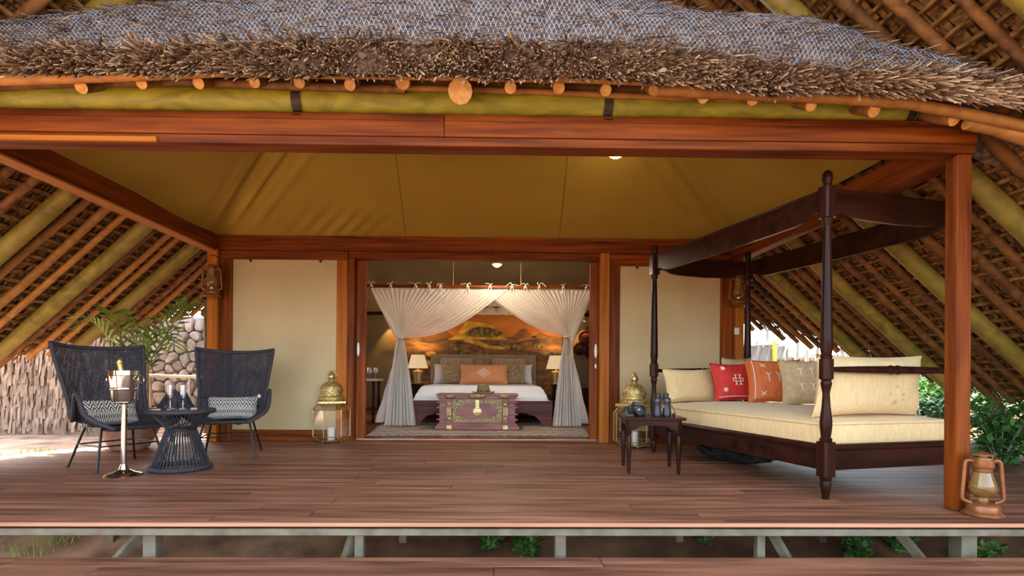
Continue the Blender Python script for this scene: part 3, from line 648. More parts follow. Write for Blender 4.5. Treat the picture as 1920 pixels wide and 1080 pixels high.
MB().lathe([(.0001, 0), (.042, .004), (.044, .02), (.044, .13), (.03, .185), (.018, .20)], 20).build('body', GREENG, bt); MB().lathe([(.018, .195), (.017, .25), (.0175, .27), (.02, .275), (.019, .295), (.012, .303), (.0001, .304)], 16).build('foil', GOLDF, bt)

# palm in a terracotta pot
pp = fl(243, 842)
t = thing('potted_palm', 'green palm in a dimpled terracotta pot behind the armchair', 'potted palm', pp)
mb = MB(); prof = [(.0001, 0), (.15, 0), (.17, .015), (.215, .10), (.27, .22), (.30, .34), (.31, .40), (.295, .405), (.27, .36), (.0001, .355)]
mb.lathe(prof, 48)
mb.v = [(x*(1-.035*(.5+.5*math.cos(17*math.atan2(y, x)))*sstep(.02, .1, z)*(1-sstep(.3, .36, z))*(.6+.4*math.cos(z*50))), y*(1-.035*(.5+.5*math.cos(17*math.atan2(y, x)))*sstep(.02, .1, z)*(1-sstep(.3, .36, z))*(.6+.4*math.cos(z*50))), z) for x, y, z in mb.v]
mb.build('pot', TERRA, t); MB().lathe([(.0001, .365), (.255, .362)], 24).build('soil', GROUNDM, t)
def frond(root, tip, rise, droop, nl, ll, seed, w=.020):
    rnd = random.Random(seed); mid = lerp(V(root), V(tip), .5)+V((0, 0, rise)); path = crv([root, lerp(V(root), mid, .55), mid, lerp(mid, V(tip), .6)+V((0, 0, rise*.25)), tip], 24)
    f_ = MB().tube(path, [.011*(1-.85*i/24) for i in range(25)], 6).build('frond_stem', PALM, t); mb = MB()
    for i in range(nl):
        u = .28+.72*i/nl; p = cr(path, u); d = (cr(path, min(1, u+.04))-cr(path, u-.04)).normalized(); sd_ = d.cross(V((0, 0, 1))).normalized(); up = sd_.cross(d)
        for s in (-1, 1):
            L_ = ll*(.55+.45*math.sin(PI*min(1, (u-.2)/.8)))*rnd.uniform(.85, 1.1); dr = (d*.75+sd_*s*.8+up*.25).normalized(); a, b, c = p, p+dr*L_*.5+V((0, 0, -.01)), p+dr*L_+V((0, 0, -droop*L_)); wv = d*w*.5
            mb.add([a-wv*.4, a+wv*.4, b+wv, c, b-wv], [(0, 1, 2, 4), (4, 2, 3)])
    mb.build('frond_leaflets', PALM, f_)
b0 = V((0, 0, .36))
for k, (px, py, Y, rise, nl, ll) in enumerate(((354, 572, 5.45, .12, 17, .36), (150, 610, 5.2, .34, 15, .30), (210, 586, 5.75, .26, 13, .30), (325, 650, 5.2, .45, 13, .28), (262, 600, 6.0, .10, 9, .26))):
    frond(b0+V((random.uniform(-.03, .03), random.uniform(-.03, .03), 0)), at(px, py, Y)-pp, rise, .30, nl, ll, k, .038)

# ------------------------------------------------------------------ brass floor lanterns
def make_moorish():
    t = thing('floor_lantern', '', 'lantern')
    h = .195; W = .20; c = .095                                             # octagonal glass body
    P = [(W, -c), (W, c), (c, W), (-c, W), (-W, c), (-W, -c), (-c, -W), (c, -W)]
    q = .125; Q = [(q if a > .1 else -q if a < -.1 else a*q/c*.98, q if b > .1 else -q if b < -.1 else b*q/c*.98) for a, b in P]
    Q = [(max(-.14, min(.14, a*.66)), max(-.14, min(.14, b*.66))) for a, b in P]
    z0, z1, z2, z3 = .022, .075, .375, .45
    lv = [(Q, z0), (P, z1), (P, z2), (Q, z3)]
    for i in range(8):
        j = (i+1) % 8
        for (A, a), (B, b) in zip(lv, lv[1:]):
            MB().add([(*A[i], a), (*A[j], a), (*B[j], b), (*B[i], b)], [(0, 1, 2, 3)]).build('pane', GLASSD, t)
            MB().tube([(*A[i], a), (*B[i], b)], .0045, 5).build('frame_bar', BRASS, t)
        for A, a in lv: MB().tube([(*A[i], a), (*A[j], a)], .0045, 5).build('frame_bar', BRASS, t)
    MB().prism([(*p, z0-.004) for p in Q], (0, 0, .006)).build('bottom_plate', BRASS, t)
    for sx in (-1, 1):
        for sy in (-1, 1): MB().lathe([(.005, 0), (.010, .006), (.014, .02)], 8, (sx*.10, sy*.10, 0)).build('foot', BRASS, t)
    MB().box((-.15, -.15, .445), (.15, .15, .475), .004).build('cornice', BRASS, t)
    d = MB().lathe([(.14, .475), (.15, .49), (.148, .515), (.125, .53), (.120, .545), (.132, .58), (.128, .62), (.105, .66), (.065, .69), (.035, .70), (.03, .712)], 12, a0=PI/12).build('dome', BRASSD, t)
    MB().lathe([(.026, .708), (.042, .735), (.044, .755), (.03, .785), (.012, .805), (.004, .815), (.0001, .816)], 16).build('finial', BRASS, d)
    MB().tube([(.055*math.cos(a), 0, .775+.048*math.sin(a)) for a in [2*PI*i/24 for i in range(24)]], .0025, 5, closed=True).build('ring', BRASS, d)
    MB().lathe([(.0001, .026), (.043, .026), (.044, .03), (.044, .165), (.04, .17), (.0001, .166)], 20).build('candle', CANDLE, t); return t
ml = make_moorish(); ml['label'] = 'glass and brass domed lantern on the deck left of the doorway'; ml['group'] = 'domed floor lanterns'
ml2 = copy_tree(ml); ml2['label'] = 'glass and brass domed lantern on the deck behind the small wooden table'
ml.location = fl(622, 828)+V((0, -.02, 0)); ml.location.z = 0; ml.rotation_euler.z = R(20); ml2.location = V((1.57, 5.82, 0)); ml2.rotation_euler.z = R(45)

# ------------------------------------------------------------------ hurricane lanterns
def make_hurricane():
    t = thing('hurricane_lantern', '', 'lantern')
    MB().lathe([(.0001, 0), (.112, 0), (.118, .010), (.112, .022), (.098, .03), (.094, .034), (.094, .068), (.088, .078), (.06, .09), (.035, .095), (.032, .10)], 32).build('fuel_tank', COPPER, t)
    MB().lathe([(.03, .098), (.034, .105), (.034, .125), (.022, .128), (.0001, .129)], 20).build('burner', BRASS, t)
    MB().lathe([(.038, .128), (.072, .155), (.080, .185), (.074, .225), (.058, .275), (.052, .30), (.050, .30), (.056, .275), (.072, .225), (.077, .185), (.069, .157), (.036, .13)], 28).build('glass_chimney', GLASSA, t)
    MB().lathe([(.052, .297), (.054, .305), (.054, .325), (.062, .332), (.064, .34), (.062, .385), (.056, .388), (.054, .40), (.0001, .40)], 28).build('chimney_cap', COPPER, t)
    MB().lathe([(.03, .40), (.03, .418), (.066, .418), (.062, .425), (.03, .436), (.0001, .437)], 28).build('hood', COPPER, t)
    for i in range(4): a = PI/4+PI/2*i; MB().tube([(.05*math.cos(a), .05*math.sin(a), .398), (.055*math.cos(a), .055*math.sin(a), .42)], .006, 6).build('hood_stay', COPPER, t)
    for s in (-1, 1):
        MB().tube(crv([(s*.06, 0, .375), (s*.092, 0, .378), (s*.108, 0, .355), (s*.116, 0, .25), (s*.124, 0, .14), (s*.118, 0, .105), (s*.085, 0, .09), (s*.07, 0, .085)], 28), .0135, 10).build('side_tube', COPPER, t)
    MB().tube(crv([(-.10, .0, .15), (-.085, -.06, .13), (0, -.088, .128), (.085, -.06, .13), (.105, 0, .145)], 20), .003, 5).build('guard_wire', COPPER, t)
    MB().tube(crv([(-.085, -.02, .20), (-.03, -.08, .185), (.03, -.083, .165), (.085, -.02, .20)], 16), .002, 5).build('guard_wire', COPPER, t)
    MB().tube(crv([(-.112, 0, .33), (-.125, 0, .42), (-.07, 0, .53), (0, 0, .565), (.07, 0, .53), (.125, 0, .42), (.112, 0, .33)], 30), .0025, 5).build('bail', STRAP, t)
    return t
hl = make_hurricane(); hl['group'] = 'copper hurricane lanterns'; hl['label'] = 'copper hurricane lantern standing on the deck at the foot of the front post'
k_ = [c for c in kids(hl) if c.name.startswith('bail')][0]
hl.location = fl(1842, 966); hl.rotation_euler.z = R(-12); hl.scale = (.83,)*3
h2 = copy_tree(hl); h3 = copy_tree(hl)
bpy.data.objects.remove(k_)
h2['label'] = 'copper hurricane lantern hanging at the left corner of the tent wall'; h3['label'] = 'copper hurricane lantern hanging behind the daybed at the right corner post'
h2.location = at(397, 556, 6.02); h2.rotation_euler.z = R(10); h2.scale = (.82,)*3
h3.location = at(1385, 574, 6.05); h3.rotation_euler.z = R(-5); h3.scale = (.82,)*3
for h in (h2, h3):
    p = h.location; zt = p.z+.46
    hk = thing('lantern_hook', 'small iron hook holding the %s hanging lantern' % ('left' if h is h2 else 'right'), 'hook', (p.x, p.y, zt), group='lantern hooks')
    MB().tube([(0, .0, 0), (0, .012, .012), (0, 6.16-p.y, .012)], .004, 6).build('rod', STRAP, hk)

# ------------------------------------------------------------------ small wooden table with camera and binoculars
TR = R(-7); tp = V((1.33, 4.44, 0)); tm = Matrix.Rotation(TR, 3, 'Z')
t = thing('side_table', 'small dark wooden table with tapered legs beside the daybed', 'table', tp, TR)
TZ = .455
MB().box((-.245, -.225, TZ-.022), (.245, .225, TZ), .004).build('tabletop', DARKX, t)
for sx in (-1, 1):
    for sy in (-1, 1): MB().lathe([(.0001, 0), (.013, 0), (.020, .18), (.022, .30), (.018, .31), (.023, .32), (.023, TZ-.022)], 14, (sx*.195, sy*.175, 0)).build('leg', DARKW, t)
def apron(a, b, w, ax):
    pts = []; h = .115
    for u, z in [(-1, 0), (1, 0), (1, -h), (.84, -h), (.80, -.085), (.62, -.075), (.5, -.05), (.3, -.045), (-.3, -.045), (-.5, -.05), (-.62, -.075), (-.80, -.085), (-.84, -h), (-1, -h)]:
        pts.append((u*w, b, TZ-.022+z) if ax == 0 else (b, u*w, TZ-.022+z))
    MB().prism(pts, (0, .018, 0) if ax == 0 else (.018, 0, 0)).build('apron', DARKX, t)
for b in (-.195, .177): apron(0, b, .215, 0)
for b in (-.215, .197): apron(0, b, .195, 1)
def ont(lx, ly): return tp+tm@V((lx, ly, 0))+V((0, 0, TZ))
t = thing('camera_body', 'black camera with a large lens on the small wooden table', 'camera', ont(-.115, -.02)+V((0, 0, .002)), rot=(0, 0, R(12)))
MB().box((-.068, -.02, 0), (.068, .035, .085), .010).build('body', NETBLUE, t); MB().box((.045, -.035, .0), (.075, .03, .08), .012).build('grip', RUBBER, t)
mb = MB(); mb.prism([(-.035, -.028, .085), (.03, -.028, .085), (.018, -.025, .112), (-.022, -.025, .112)], (0, .055, 0)); mb.build('viewfinder_hump', NETBLUE, t)
def lat_y(prof, c, name, mat, parent, n=22):                            # lathe pointing to -y
    mb = MB(); mb.M = Matrix.Translation(c) @ Matrix.Rotation(PI/2, 4, 'X'); mb.lathe(prof, n); return mb.build(name, mat, parent)
ln = lat_y([(.036, 0), (.038, .02), (.036, .04), (.041, .045), (.043, .085), (.038, .088), (.034, .082), (.033, .07)], (-.012, -.018, .045), 'lens_barrel', NETBLUE, t)
lat_y([(.033, 0), (.022, .006), (.0001, .009)], (-.012, -.082, .045), 'front_element', mk('coated_glass', (.02, .05, .03), rough=.04, spec=1), ln); lat_y([(.0415, 0), (.0425, .004), (.0415, .008)], (-.012, -.075, .045), 'focus_ring', RUBBER, ln)
MB().lathe([(.011, .085), (.012, .096), (.0001, .097)], 14, (.05, .005, 0)).build('mode_dial', CHROME, t)
MB().tube(crv([(-.068, .01, .07), (-.10, -.01, .075), (-.115, -.03, .04), (-.10, -.05, .006), (-.06, -.07, .005)], 20), .008, 6, flat=.25).build('strap', RUBBER, t)
t = thing('binoculars', 'black binoculars standing upright on the small wooden table', 'binoculars', ont(.095, -.01), rot=(0, 0, R(6)))
for s in (-1, 1):
    b = MB().lathe([(.034, 0), (.038, .004), (.037, .03), (.032, .07), (.031, .10), (.035, .112), (.033, .14), (.024, .152)], 22, (s*.042, 0, 0)).build('barrel', RUBBER, t)
    MB().lathe([(.021, .148), (.021, .165), (.024, .168), (.024, .182), (.020, .186), (.016, .18), (.0001, .176)], 18, (s*.034, 0, 0)).build('eyepiece', NETBLUE, b); MB().lathe([(.0325, .128), (.034, .131), (.0325, .134)], 22, (s*.042, -.001, 0)).build('gold_band', BRASS, b)
MB().box((-.02, -.012, .07), (.02, .012, .135), .006).build('hinge', NETBLUE, t); MB().lathe([(.013, .135), (.014, .16), (.0001, .162)], 14).build('focus_wheel', RUBBER, t)
MB().box((-.018, -.02, .062), (.018, -.012, .095), .003).build('badge', mk('brown_badge', (.18, .06, .03), rough=.5), t)
MB().tube(crv([(.07, .01, .10), (.10, .0, .06), (.105, -.02, .02), (.07, -.05, .008)], 16), .014, 6, flat=.25).build('strap', RUBBER, t)

# ------------------------------------------------------------------ daybed
DR = R(14); dc = V((2.469, 4.569, 0)); WD, LD = 1.13, 2.08
db = thing('daybed', 'dark turned four-poster daybed on the right of the deck', 'daybed', dc, DR)
def db_w(x, y, z=0): return dc+Matrix.Rotation(DR, 3, 'Z')@V((x, y, 0))+V((0, 0, z))
def sqp(c, a, z0, z1, ch=.012): return MB().prism([(c[0]+p*a, c[1]+q*a, z0) for p, q in ((-1, -1+ch/a), (-1+ch/a, -1), (1-ch/a, -1), (1, -1+ch/a), (1, 1-ch/a), (1-ch/a, 1), (-1+ch/a, 1), (-1, 1-ch/a))], (0, 0, z1-z0))
HX, HY = WD/2, LD/2
for sx in (-1, 1):
    for sy in (-1, 1):
        c = (sx*HX, sy*HY, 0)
        p = MB().lathe([(.0001, 0), (.020, 0), (.026, .05), (.035, .10), (.030, .115), (.036, .125), (.036, .15)], 18, c).build('foot', DARKW, db)
        sqp(c, .044, .145, .37).build('rail_block', DARKW, db)
        MB().lathe([(.034, .365), (.038, .385), (.028, .40), (.036, .46), (.037, .50), (.026, .60), (.021, .68), (.030, .73), (.034, .745), (.028, .765), (.034, .775)], 18, c).build('turned_vase', DARKW, db)
        sqp(c, .041, .775, .905, .024).build('arm_block', DARKW, db)
        MB().lathe([(.032, .90), (.036, .925), (.030, .935), (.038, .98), (.037, 1.05), (.030, 1.45), (.024, 1.75), (.022, 1.77), (.032, 1.79), (.030, 1.81), (.036, 1.825)], 18, c).build('upper_post', DARKW, db)
        sqp(c, .042, 1.82, 2.02).build('tester_block', DARKW, db)
        MB().lathe([(.030, 2.015), (.024, 2.035), (.026, 2.05), (.032, 2.075), (.030, 2.105), (.016, 2.125), (.0001, 2.13)], 16, c).build('finial', DARKW, db)
def tester(a, b):
    a, b = V(a), V(b); d = b-a; L_ = d.length; d.normalize(); nrm = V((-d.y, d.x, 0))*.014; k = .28/L_; pts = [(0, 2.0), (1, 2.0), (1, 1.875), (1-k*.45, 1.87), (1-k*.62, 1.845), (1-k*.8, 1.835), (1-k, 1.828), (.5, 1.82), (k, 1.828), (k*.8, 1.835), (k*.62, 1.845), (k*.45, 1.87), (0, 1.875)]
    MB().prism([a+d*(u*L_)-nrm+V((0, 0, z)) for u, z in pts], nrm*2).build('tester_rail', DARKX, db)
    mb = MB(); mb.tube([a+V((0, 0, 2.0)), b+V((0, 0, 2.0))], .018, 6); mb.build('tester_moulding', DARKX, db)
A_, B_, C_, D_ = (-HX, -HY, 0), (-HX, HY, 0), (HX, HY, 0), (HX, -HY, 0)
for a, b in ((A_, B_), (B_, C_), (C_, D_), (D_, A_)):
    tester(a, b); va, vb = V(a), V(b); d = (vb-va).normalized(); n_ = V((-d.y, d.x, 0))
    MB().prism([va+d*.03-n_*.02+V((0, 0, .185)), vb-d*.03-n_*.02+V((0, 0, .185)), vb-d*.03-n_*.02+V((0, 0, .335)), va+d*.03-n_*.02+V((0, 0, .335))], n_*.04).build('seat_rail', DARKX, db)
    MB().tube([va+d*.03-n_*-.004+V((0, 0, .328)), vb-d*.03+n_*.004+V((0, 0, .328))], .026, 8).build('rail_lip', DARKX, db)
for a, b in ((A_, D_), (B_, C_), (C_, D_)):
    va, vb = V(a), V(b); L_ = (vb-va).length; path = [lerp(va, vb, i/40)+V((0, 0, .838)) for i in range(41)]
    def rr(u): u = abs(u-.5)*2; return .016+.011*math.cos(u*PI/2)+(.006 if .03 < u < .07 else 0)-(.004 if u < .02 else 0)+(.008 if u > .93 else 0)
    MB().tube(path, [rr(i/40) for i in range(41)], 12).build('arm_rail', DARKW, db)
MB().box((-HX+.02, -HY+.02, .23), (HX-.02, HY-.02, .25)).build('slat_base', DARKX, db)
mt = thing('daybed_mattress', 'thick cream linen mattress on the daybed', 'mattress', dc+V((0, 0, .335)), DR)
mb = MB()
def mtf(a, b):
    u, v = a*2-1, b*2-1; w_, l_ = HX+.005, HY-.035
    return u, v, w_, l_
def mtop(a, b):
    u, v, w_, l_ = mtf(a, b); e = 1-max(abs(u), abs(v))**14; return (w_*u, l_*v, .165+.045*(1-u**4)*(1-v**4)+.004*nz((u*3, v*5, 0), 2)-.02*(1-e))
mb.grid(mtop, 30, 50)
def mside(a, b):
    k = a*4; i = int(min(3.999, k)); f = k-i; cs = [(-1, -1), (1, -1), (1, 1), (-1, 1), (-1, -1)]; p, q = cs[i], cs[i+1]; u, v = lerp(p[0], q[0], f), lerp(p[1], q[1], f); bl = 1+.014*math.sin(PI*b)+.006*nz((u*4, v*6, b*2), 2)
    x, y, z = (HX+.005)*u*bl, (HY-.035)*v*bl, lerp(.0, .145, b); return (x, y, z)
mb.grid(mside, 160, 6); mb.build('cover', CREAMF, mt)
mb = MB(); mb.tube([mtop(a, b) for a, b in [(i/20, 0) for i in range(20)]+[(1, i/30) for i in range(30)]+[(1-i/20, 1) for i in range(20)]+[(0, 1-i/30) for i in range(30)]], .012, 6, closed=True); mb.build('piping', CREAMF, mt)
def cush(lx, ly, z, w_, h_, t_, rz, tilt, mat, lab, name='cushion', group=None, marks=None, pinch=.09, seed=0):
    t = thing(name, lab, 'cushion', db_w(lx, ly, z), group=group, rot=(R(tilt), 0, R(rz))); c = pillow(w_, h_, t_, 'cover', mat, t, pinch, seed)
    if marks:
        mb = MB()
        for s in marks: stitch(mb, w_, h_, t_, s)
        mb.build('embroidery', THREAD, c)
    return t
def mkX(u, v, s=.09): return [[(u-s, v-s), (u+s, v+s)], [(u-s, v+s), (u+s, v-s)]]
def mkY(u, v, s=.10): return [[(u-s, v+2*s), (u, v+s*.8), (u+s*.2, v-s*2)], [(u+s, v+2*s), (u, v+s*.8)]]
cush(-.20, HY-.14, .515, .62, .36, .17, 16, -16, CREAMF, 'plain cream bolster at the far end of the daybed', seed=1)
redm = [[(-.15, -.28), (-.10, -.15), (-.1, .15), (-.15, .28)], [(.15, -.28), (.10, -.15), (.1, .15), (.15, .28)], [(-.22, .08), (.22, .08), (.22, -.08), (-.22, -.08), (-.22, .08)], [(-.9, -.86), (.9, -.86)], [(-.05, -.28), (-.10, -.15)], [(.05, -.28), (.1, -.15)], [(-.05, .28), (-.1, .15)], [(.05, .28), (.1, .15)]]
for u, v in ((-.6, .62), (.6, .55), (-.62, -.5), (.62, -.5)): redm += [[(u-.1, v), (u+.1, v)], [(u, v-.12), (u, v+.12)], [(u-.08, v-.09), (u+.08, v+.09)], [(u+.08, v-.09), (u-.08, v+.09)]]
cush(.10, .62, .538, .46, .40, .15, 6, -18, REDF, 'red cushion with pale stitched motif on the daybed', marks=redm, seed=2)
orm = [[(.80, -.9), (.80, .9)], [(-.8, -.9), (-.80, .9)]]+mkX(.45, .62)+mkX(-.45, .62)+mkX(-.5, -.66)+mkX(.35, -.66)+mkY(-.28, .1)+mkY(.08, .1)
cush(.20, .22, .538, .50, .43, .15, -8, -18, ORANGEF, 'rust orange cushion with stitched crosses on the daybed', marks=orm, seed=3)
tam = [[(.72, -.9), (.70, .0), (.74, .9)]]+mkY(-.35, .35, .08)+mkY(.05, .35, .08)+mkY(-.35, -.3, .08)+mkY(.05, -.3, .08)
cush(.24, -.12, .538, .46, .42, .15, -10, -18, TANF, 'tan cushion with pale stitched figures beside the orange cushion', marks=tam, seed=4)
cush(-.06, -HY+.15, .515, .94, .43, .19, 14, 4, STAINED, 'wide stained cream cushion behind the near end rail of the daybed', seed=5, marks=None)
cush(.34, .86, .53, .38, .46, .14, 14, -10, TANF, 'plain tan cushion at the back of the daybed behind the red cushion', seed=6)
cush(.38, -.36, .535, .30, .40, .12, 22, -6, ORANGEF, 'rust orange cushion peeking over the wide cream cushion', seed=7, marks=[[(.8, -.8), (.8, .9)]])
cush(.41, -.52, .545, .28, .40, .12, 18, -5, REDF, 'red cushion peeking over the wide cream cushion', seed=8, marks=[[(-.6, .8), (.5, .7)]])
cush(.32, -.67, .54, .44, .405, .13, 14, -5, TANF, 'tan cushion behind the wide cream cushion near the corner post', seed=9)
bag = thing('dark_bag', 'crumpled dark bag lying on the deck under the daybed', 'bag', db_w(-.12, .38), DR)
mb = MB(); mb.grid(lambda a, b: (lambda th, ph: V((.26*math.cos(th)*math.sin(ph), .42*math.sin(th)*math.sin(ph), .085-.085*math.cos(ph)))*(1+.25*nz((math.cos(th)*2, math.sin(th)*2, ph*2), 2)))(2*PI*a, PI*b), 40, 20); mb.v = [(x, y, max(0, z)) for x, y, z in mb.v]; mb.build('sack', mk('black_cloth', (.006, .007, .008), (.016, .016, .018), (14, 14, 14), .8, 0, .5), bag)
MB().tube(crv([(-.1, -.2, .10), (-.22, -.1, .16), (-.22, .1, .15), (-.1, .2, .10)], 16), .012, 6).build('strap', CORD, bag)

# ------------------------------------------------------------------ bedroom things
YBd = 8.0; bx = -.15
rug = thing('rug', 'flat-woven zigzag rug under the bed and chest', 'rug')
mb = MB(); rf = lambda a, b: (lambda y, s: (bx+.0+(1.42+.12*b)*s+.01*nz((y, s, 0), 4), y, .008+.004*nz((s*4, y*4, 2), 1.5)))(lerp(6.78, 8.55, b), a*2-1)
mb.grid(rf, 60, 40); mb.build('weave', RUG, rug)
mb = MB()
for i in range(150):
    for b in (0, 1): p = V(rf(i/149, b)); mb.tube([p, p+V((random.uniform(-.01, .01), -.05 if b == 0 else .05, -.004))], .003, 3)
mb.build('fringe', THREAD, rug)
bed = thing('bed', 'wide wooden bed with curved bracket feet and a velvet headboard', 'bed', (bx, YBd, .013))
for s in (-1, 1):
    pts = [(1.07, .0), (1.07, .22), (.62, .22), (.62, .195), (.68, .19), (.73, .165), (.80, .15), (.85, .11), (.89, .07), (.92, .0)]
    MB().prism([(s*x, 0, z) for x, z in pts], (0, .05, 0)).build('bracket_foot', BEDW, bed); MB().box((s*1.07, 2.0, 0), (s*.97, 2.08, .22)).build('leg', BEDW, bed)
    MB().box((s*1.07-.02, .05, .19), (s*1.07+.005, 2.1, .37), .004).build('side_rail', BEDW, bed)
MB().box((-1.075, -.005, .19), (1.075, .045, .375), .004).build('foot_rail', BEDW, bed); MB().box((-1.04, .04, .30), (1.04, 2.08, .33)).build('slat_base', BEDW, bed)
for s in (-1, 1):
    MB().box((.0 if s > 0 else -1.0, 2.10, .45), (1.0 if s > 0 else -.002, 2.16, 1.14), .02).build('headboard_panel', HEADF, bed)
du = thing('duvet', 'white duvet over the bed', 'duvet', (bx, YBd, 0)); mb = MB()
def dv(a, b):
    u = a*2-1; k = abs(u); x = 1.03*u*(1 if k < .9 else 1+(k-.9)*.15); y = lerp(-.0, 2.04, b)
    side = max(0, (k-.86)/.14); fr_ = max(0, (.13-b)/.13)
    z = .60-.22*side**2.2; z = min(z, .60-.22*fr_**2.2) if fr_ else z
    yy = y if b > .13 else lerp(.02, .265, (1-(fr_)**2)**.8)
    return (x*(1-.012*side), yy, z+.006*nz((x*3, y*3, 0), 1.5))
mb.grid(dv, 60, 60); mb.build('cover', WHITEF, du)
mb = MB(); mb.box((-1.0, .04, .335), (1.0, 2.04, .46), .04); mb.build('mattress', WHITEF, du)
def bp(x, y, w_, h_, t_, mat, lab, name, tilt=-14, rz=0, sd_=0, marks=None):
    t = thing(name, lab, 'pillow', (bx+x, YBd+y, .603), rot=(R(tilt), 0, R(rz))); c = pillow(w_, h_, t_, 'cover', mat, t, .07, sd_)
    if marks:
        mb = MB()
        for q in marks: stitch(mb, w_, h_, t_, q, .006)
        mb.build('embroidery', THREAD, c)
for s, nm in ((-1, 'left'), (1, 'right')):
    bp(s*.66, 1.88, .52, .38, .17, WHITEF, 'white pillow at the %s of the bed against the headboard' % nm, 'white_pillow', -14, 0, s+3)
    bp(s*.46, 1.60, .62, .50, .20, FURF, 'brown plush pillow at the %s of the bed' % nm, 'plush_pillow', -18, -s*6, s+5)
dm = [[(-.26, 0), (0, .42), (.26, 0), (0, -.42), (-.26, 0)], [(-.15, 0), (0, .24), (.15, 0), (0, -.24), (-.15, 0)], [(-.05, 0), (0, .1), (.05, 0), (0, -.1), (-.05, 0)]]
bp(.02, 1.32, .86, .37, .19, PEACHF, 'wide apricot pillow with stitched diamond at the front of the bed', 'lumbar_pillow', -16, 0, 9, dm)

# carved chest and hat
cx = -.19; ch = thing('chest', 'carved reddish wooden chest with brass plates at the foot of the bed', 'chest', (cx, 7.42, .013))
def cb(a, b, n, m_=CHESTW, bv=.004, par=ch): return MB().box(a, b, bv).build(n, m_, par)
cb((-.53, .02, .06), (.53, .48, .45), 'body'); cb((-.585, -.015, 0), (.585, .50, .055), 'plinth'); cb((-.56, -.005, .055), (.56, .49, .085), 'plinth_moulding'); cb((-.575, -.02, .475), (.575, .50, .495), 'lid', CHESTW)
cb((-.555, .0, .435), (.555, .49, .475), 'lid_rim')
for z in (.13, .205, .30, .37): cb((-.565, -.008, z), (-.44, .05, z+.022), 'moulding'); cb((.44, -.008, z), (.565, .05, z+.022), 'moulding')
for s in (-1, 1):
    cb((s*.43, -.004, .06), (s*.35, .04, .43), 'pilaster')
    for k in range(4): cb((s*(.362+k*.018), -.012, .20), (s*(.372+k*.018), 0, .31), 'flute', BRASS, .002)
    for z in (.155, .355): mb = MB(); mb.ell((s*.39, -.006, z), (.032, .012, .018), 10, 6); mb.build('boss', BRASS, ch)
    cb((s*.425, -.02, .005), (s*.355, 0, .06), 'corner_plate', BRASS, .002)
    mb = MB(); mb.ell((s*.375, -.01, .465), (.085, .03, .03), 14, 8); mb.build('lid_boss', BRASSP, ch)
mb = MB(); mb.ell((0, -.012, .465), (.13, .035, .035), 16, 8); mb.build('lid_boss', BRASSP, ch)
outer = [(-.345, .105), (.345, .105), (.345, .415), (-.345, .415)]
inner = [(-.30, .26), (-.27, .215), (-.22, .19), (-.17, .15), (.17, .15), (.22, .19), (.27, .215), (.30, .26), (.27, .305), (.22, .33), (.17, .37), (-.17, .37), (-.22, .33), (-.27, .305)]
MB().prism([(x, .002, z) for x, z in outer], (0, .02, 0)).build('brass_plate', BRASSP, ch); MB().prism([(x, -.006, z) for x, z in inner], (0, .012, 0)).build('inset_panel', CHESTW, ch)
lat_y([(.0001, 0), (.062, 0), (.060, .008), (.045, .012), (.02, .014), (.0001, .016)], (0, -.006, .25), 'medallion', BRASS, ch); cb((-.03, -.022, .29), (.03, -.004, .42), 'hasp', BRASS)
ht = thing('hat', 'olive felt fedora with a leather band lying on the chest', 'hat', (cx+.08, 7.62, .51), R(12))
mb = MB(); mb.lathe([(.0001, .004), (.10, .004), (.155, .0), (.165, .010), (.16, .014), (.10, .012), (.095, .02), (.09, .07), (.078, .125), (.055, .138), (.02, .128), (.0001, .122)], 32, sx=1, sy=1.12)
mb.v = [(x*(1-.22*max(0, -y/.1)*sstep(.08, .13, z)), y, z+(.018*(abs(x)/.16)**2 if z < .03 else 0)) for x, y, z in mb.v]; mb.build('crown_and_brim', FELT, ht)
MB().lathe([(.0965, .016), (.0955, .05), (.0935, .05), (.0945, .016)], 32, sy=1.12).build('band', LEATHER, ht)

# bedside tables and lamps
for s, px, nm in ((-1, 784, 'left'), (1, 1042, 'right')):
    p = at(px, 700, 9.85); x = p.x
    nt_ = thing('bedside_table', 'dark bedside table on the %s of the bed' % nm, 'table', (x+s*.17, 9.85, 0), group='bedside tables')
    MB().box((-.25, -.22, .56), (.25, .22, .60), .006).build('tabletop', DARKX, nt_); MB().box((-.22, -.19, .12), (.22, .2, .56), .006).build('body', DARKX, nt_)
    for a in (-1, 1):
        for b in (-1, 1): MB().box((a*.22, b*.18, 0), (a*.18, b*.14, .12)).build('leg', DARKX, nt_)
    MB().box((-.19, -.2, .34), (.19, -.188, .53), .003).build('drawer', DARKX, nt_)
    L_ = thing('table_lamp', 'table lamp with brass body and pale shade on the %s of the bed' % nm, 'lamp', (x, 9.82, .601), group='bedside lamps')
    MB().lathe([(.0001, 0), (.075, 0), (.08, .012), (.06, .03), (.075, .12), (.092, .21), (.095, .225), (.07, .245), (.03, .25), (.02, .26)], 10).build('body', BRASS, L_); MB().lathe([(.012, .255), (.012, .40)], 10).build('stem', BRASS, L_)
    MB().lathe([(.185, .285), (.120, .53), (.117, .53), (.182, .285)], 32).build('shade', SHADE, L_); mb = MB(); mb.ell((0, 0, .40), (.03, .03, .045), 12, 8); mb.build('bulb', mk('warm_bulb', (1, .8, .5), emit=((1, .7, .38), 12)), L_)
    ld = bpy.data.lights.new('lamp_glow', 'POINT'); ld.energy = 8; ld.color = (1, .68, .36); ld.shadow_soft_size = .05; lo = bpy.data.objects.new('lamp_glow', ld); COL.objects.link(lo); lo.parent = L_; lo.location = (0, 0, .47)
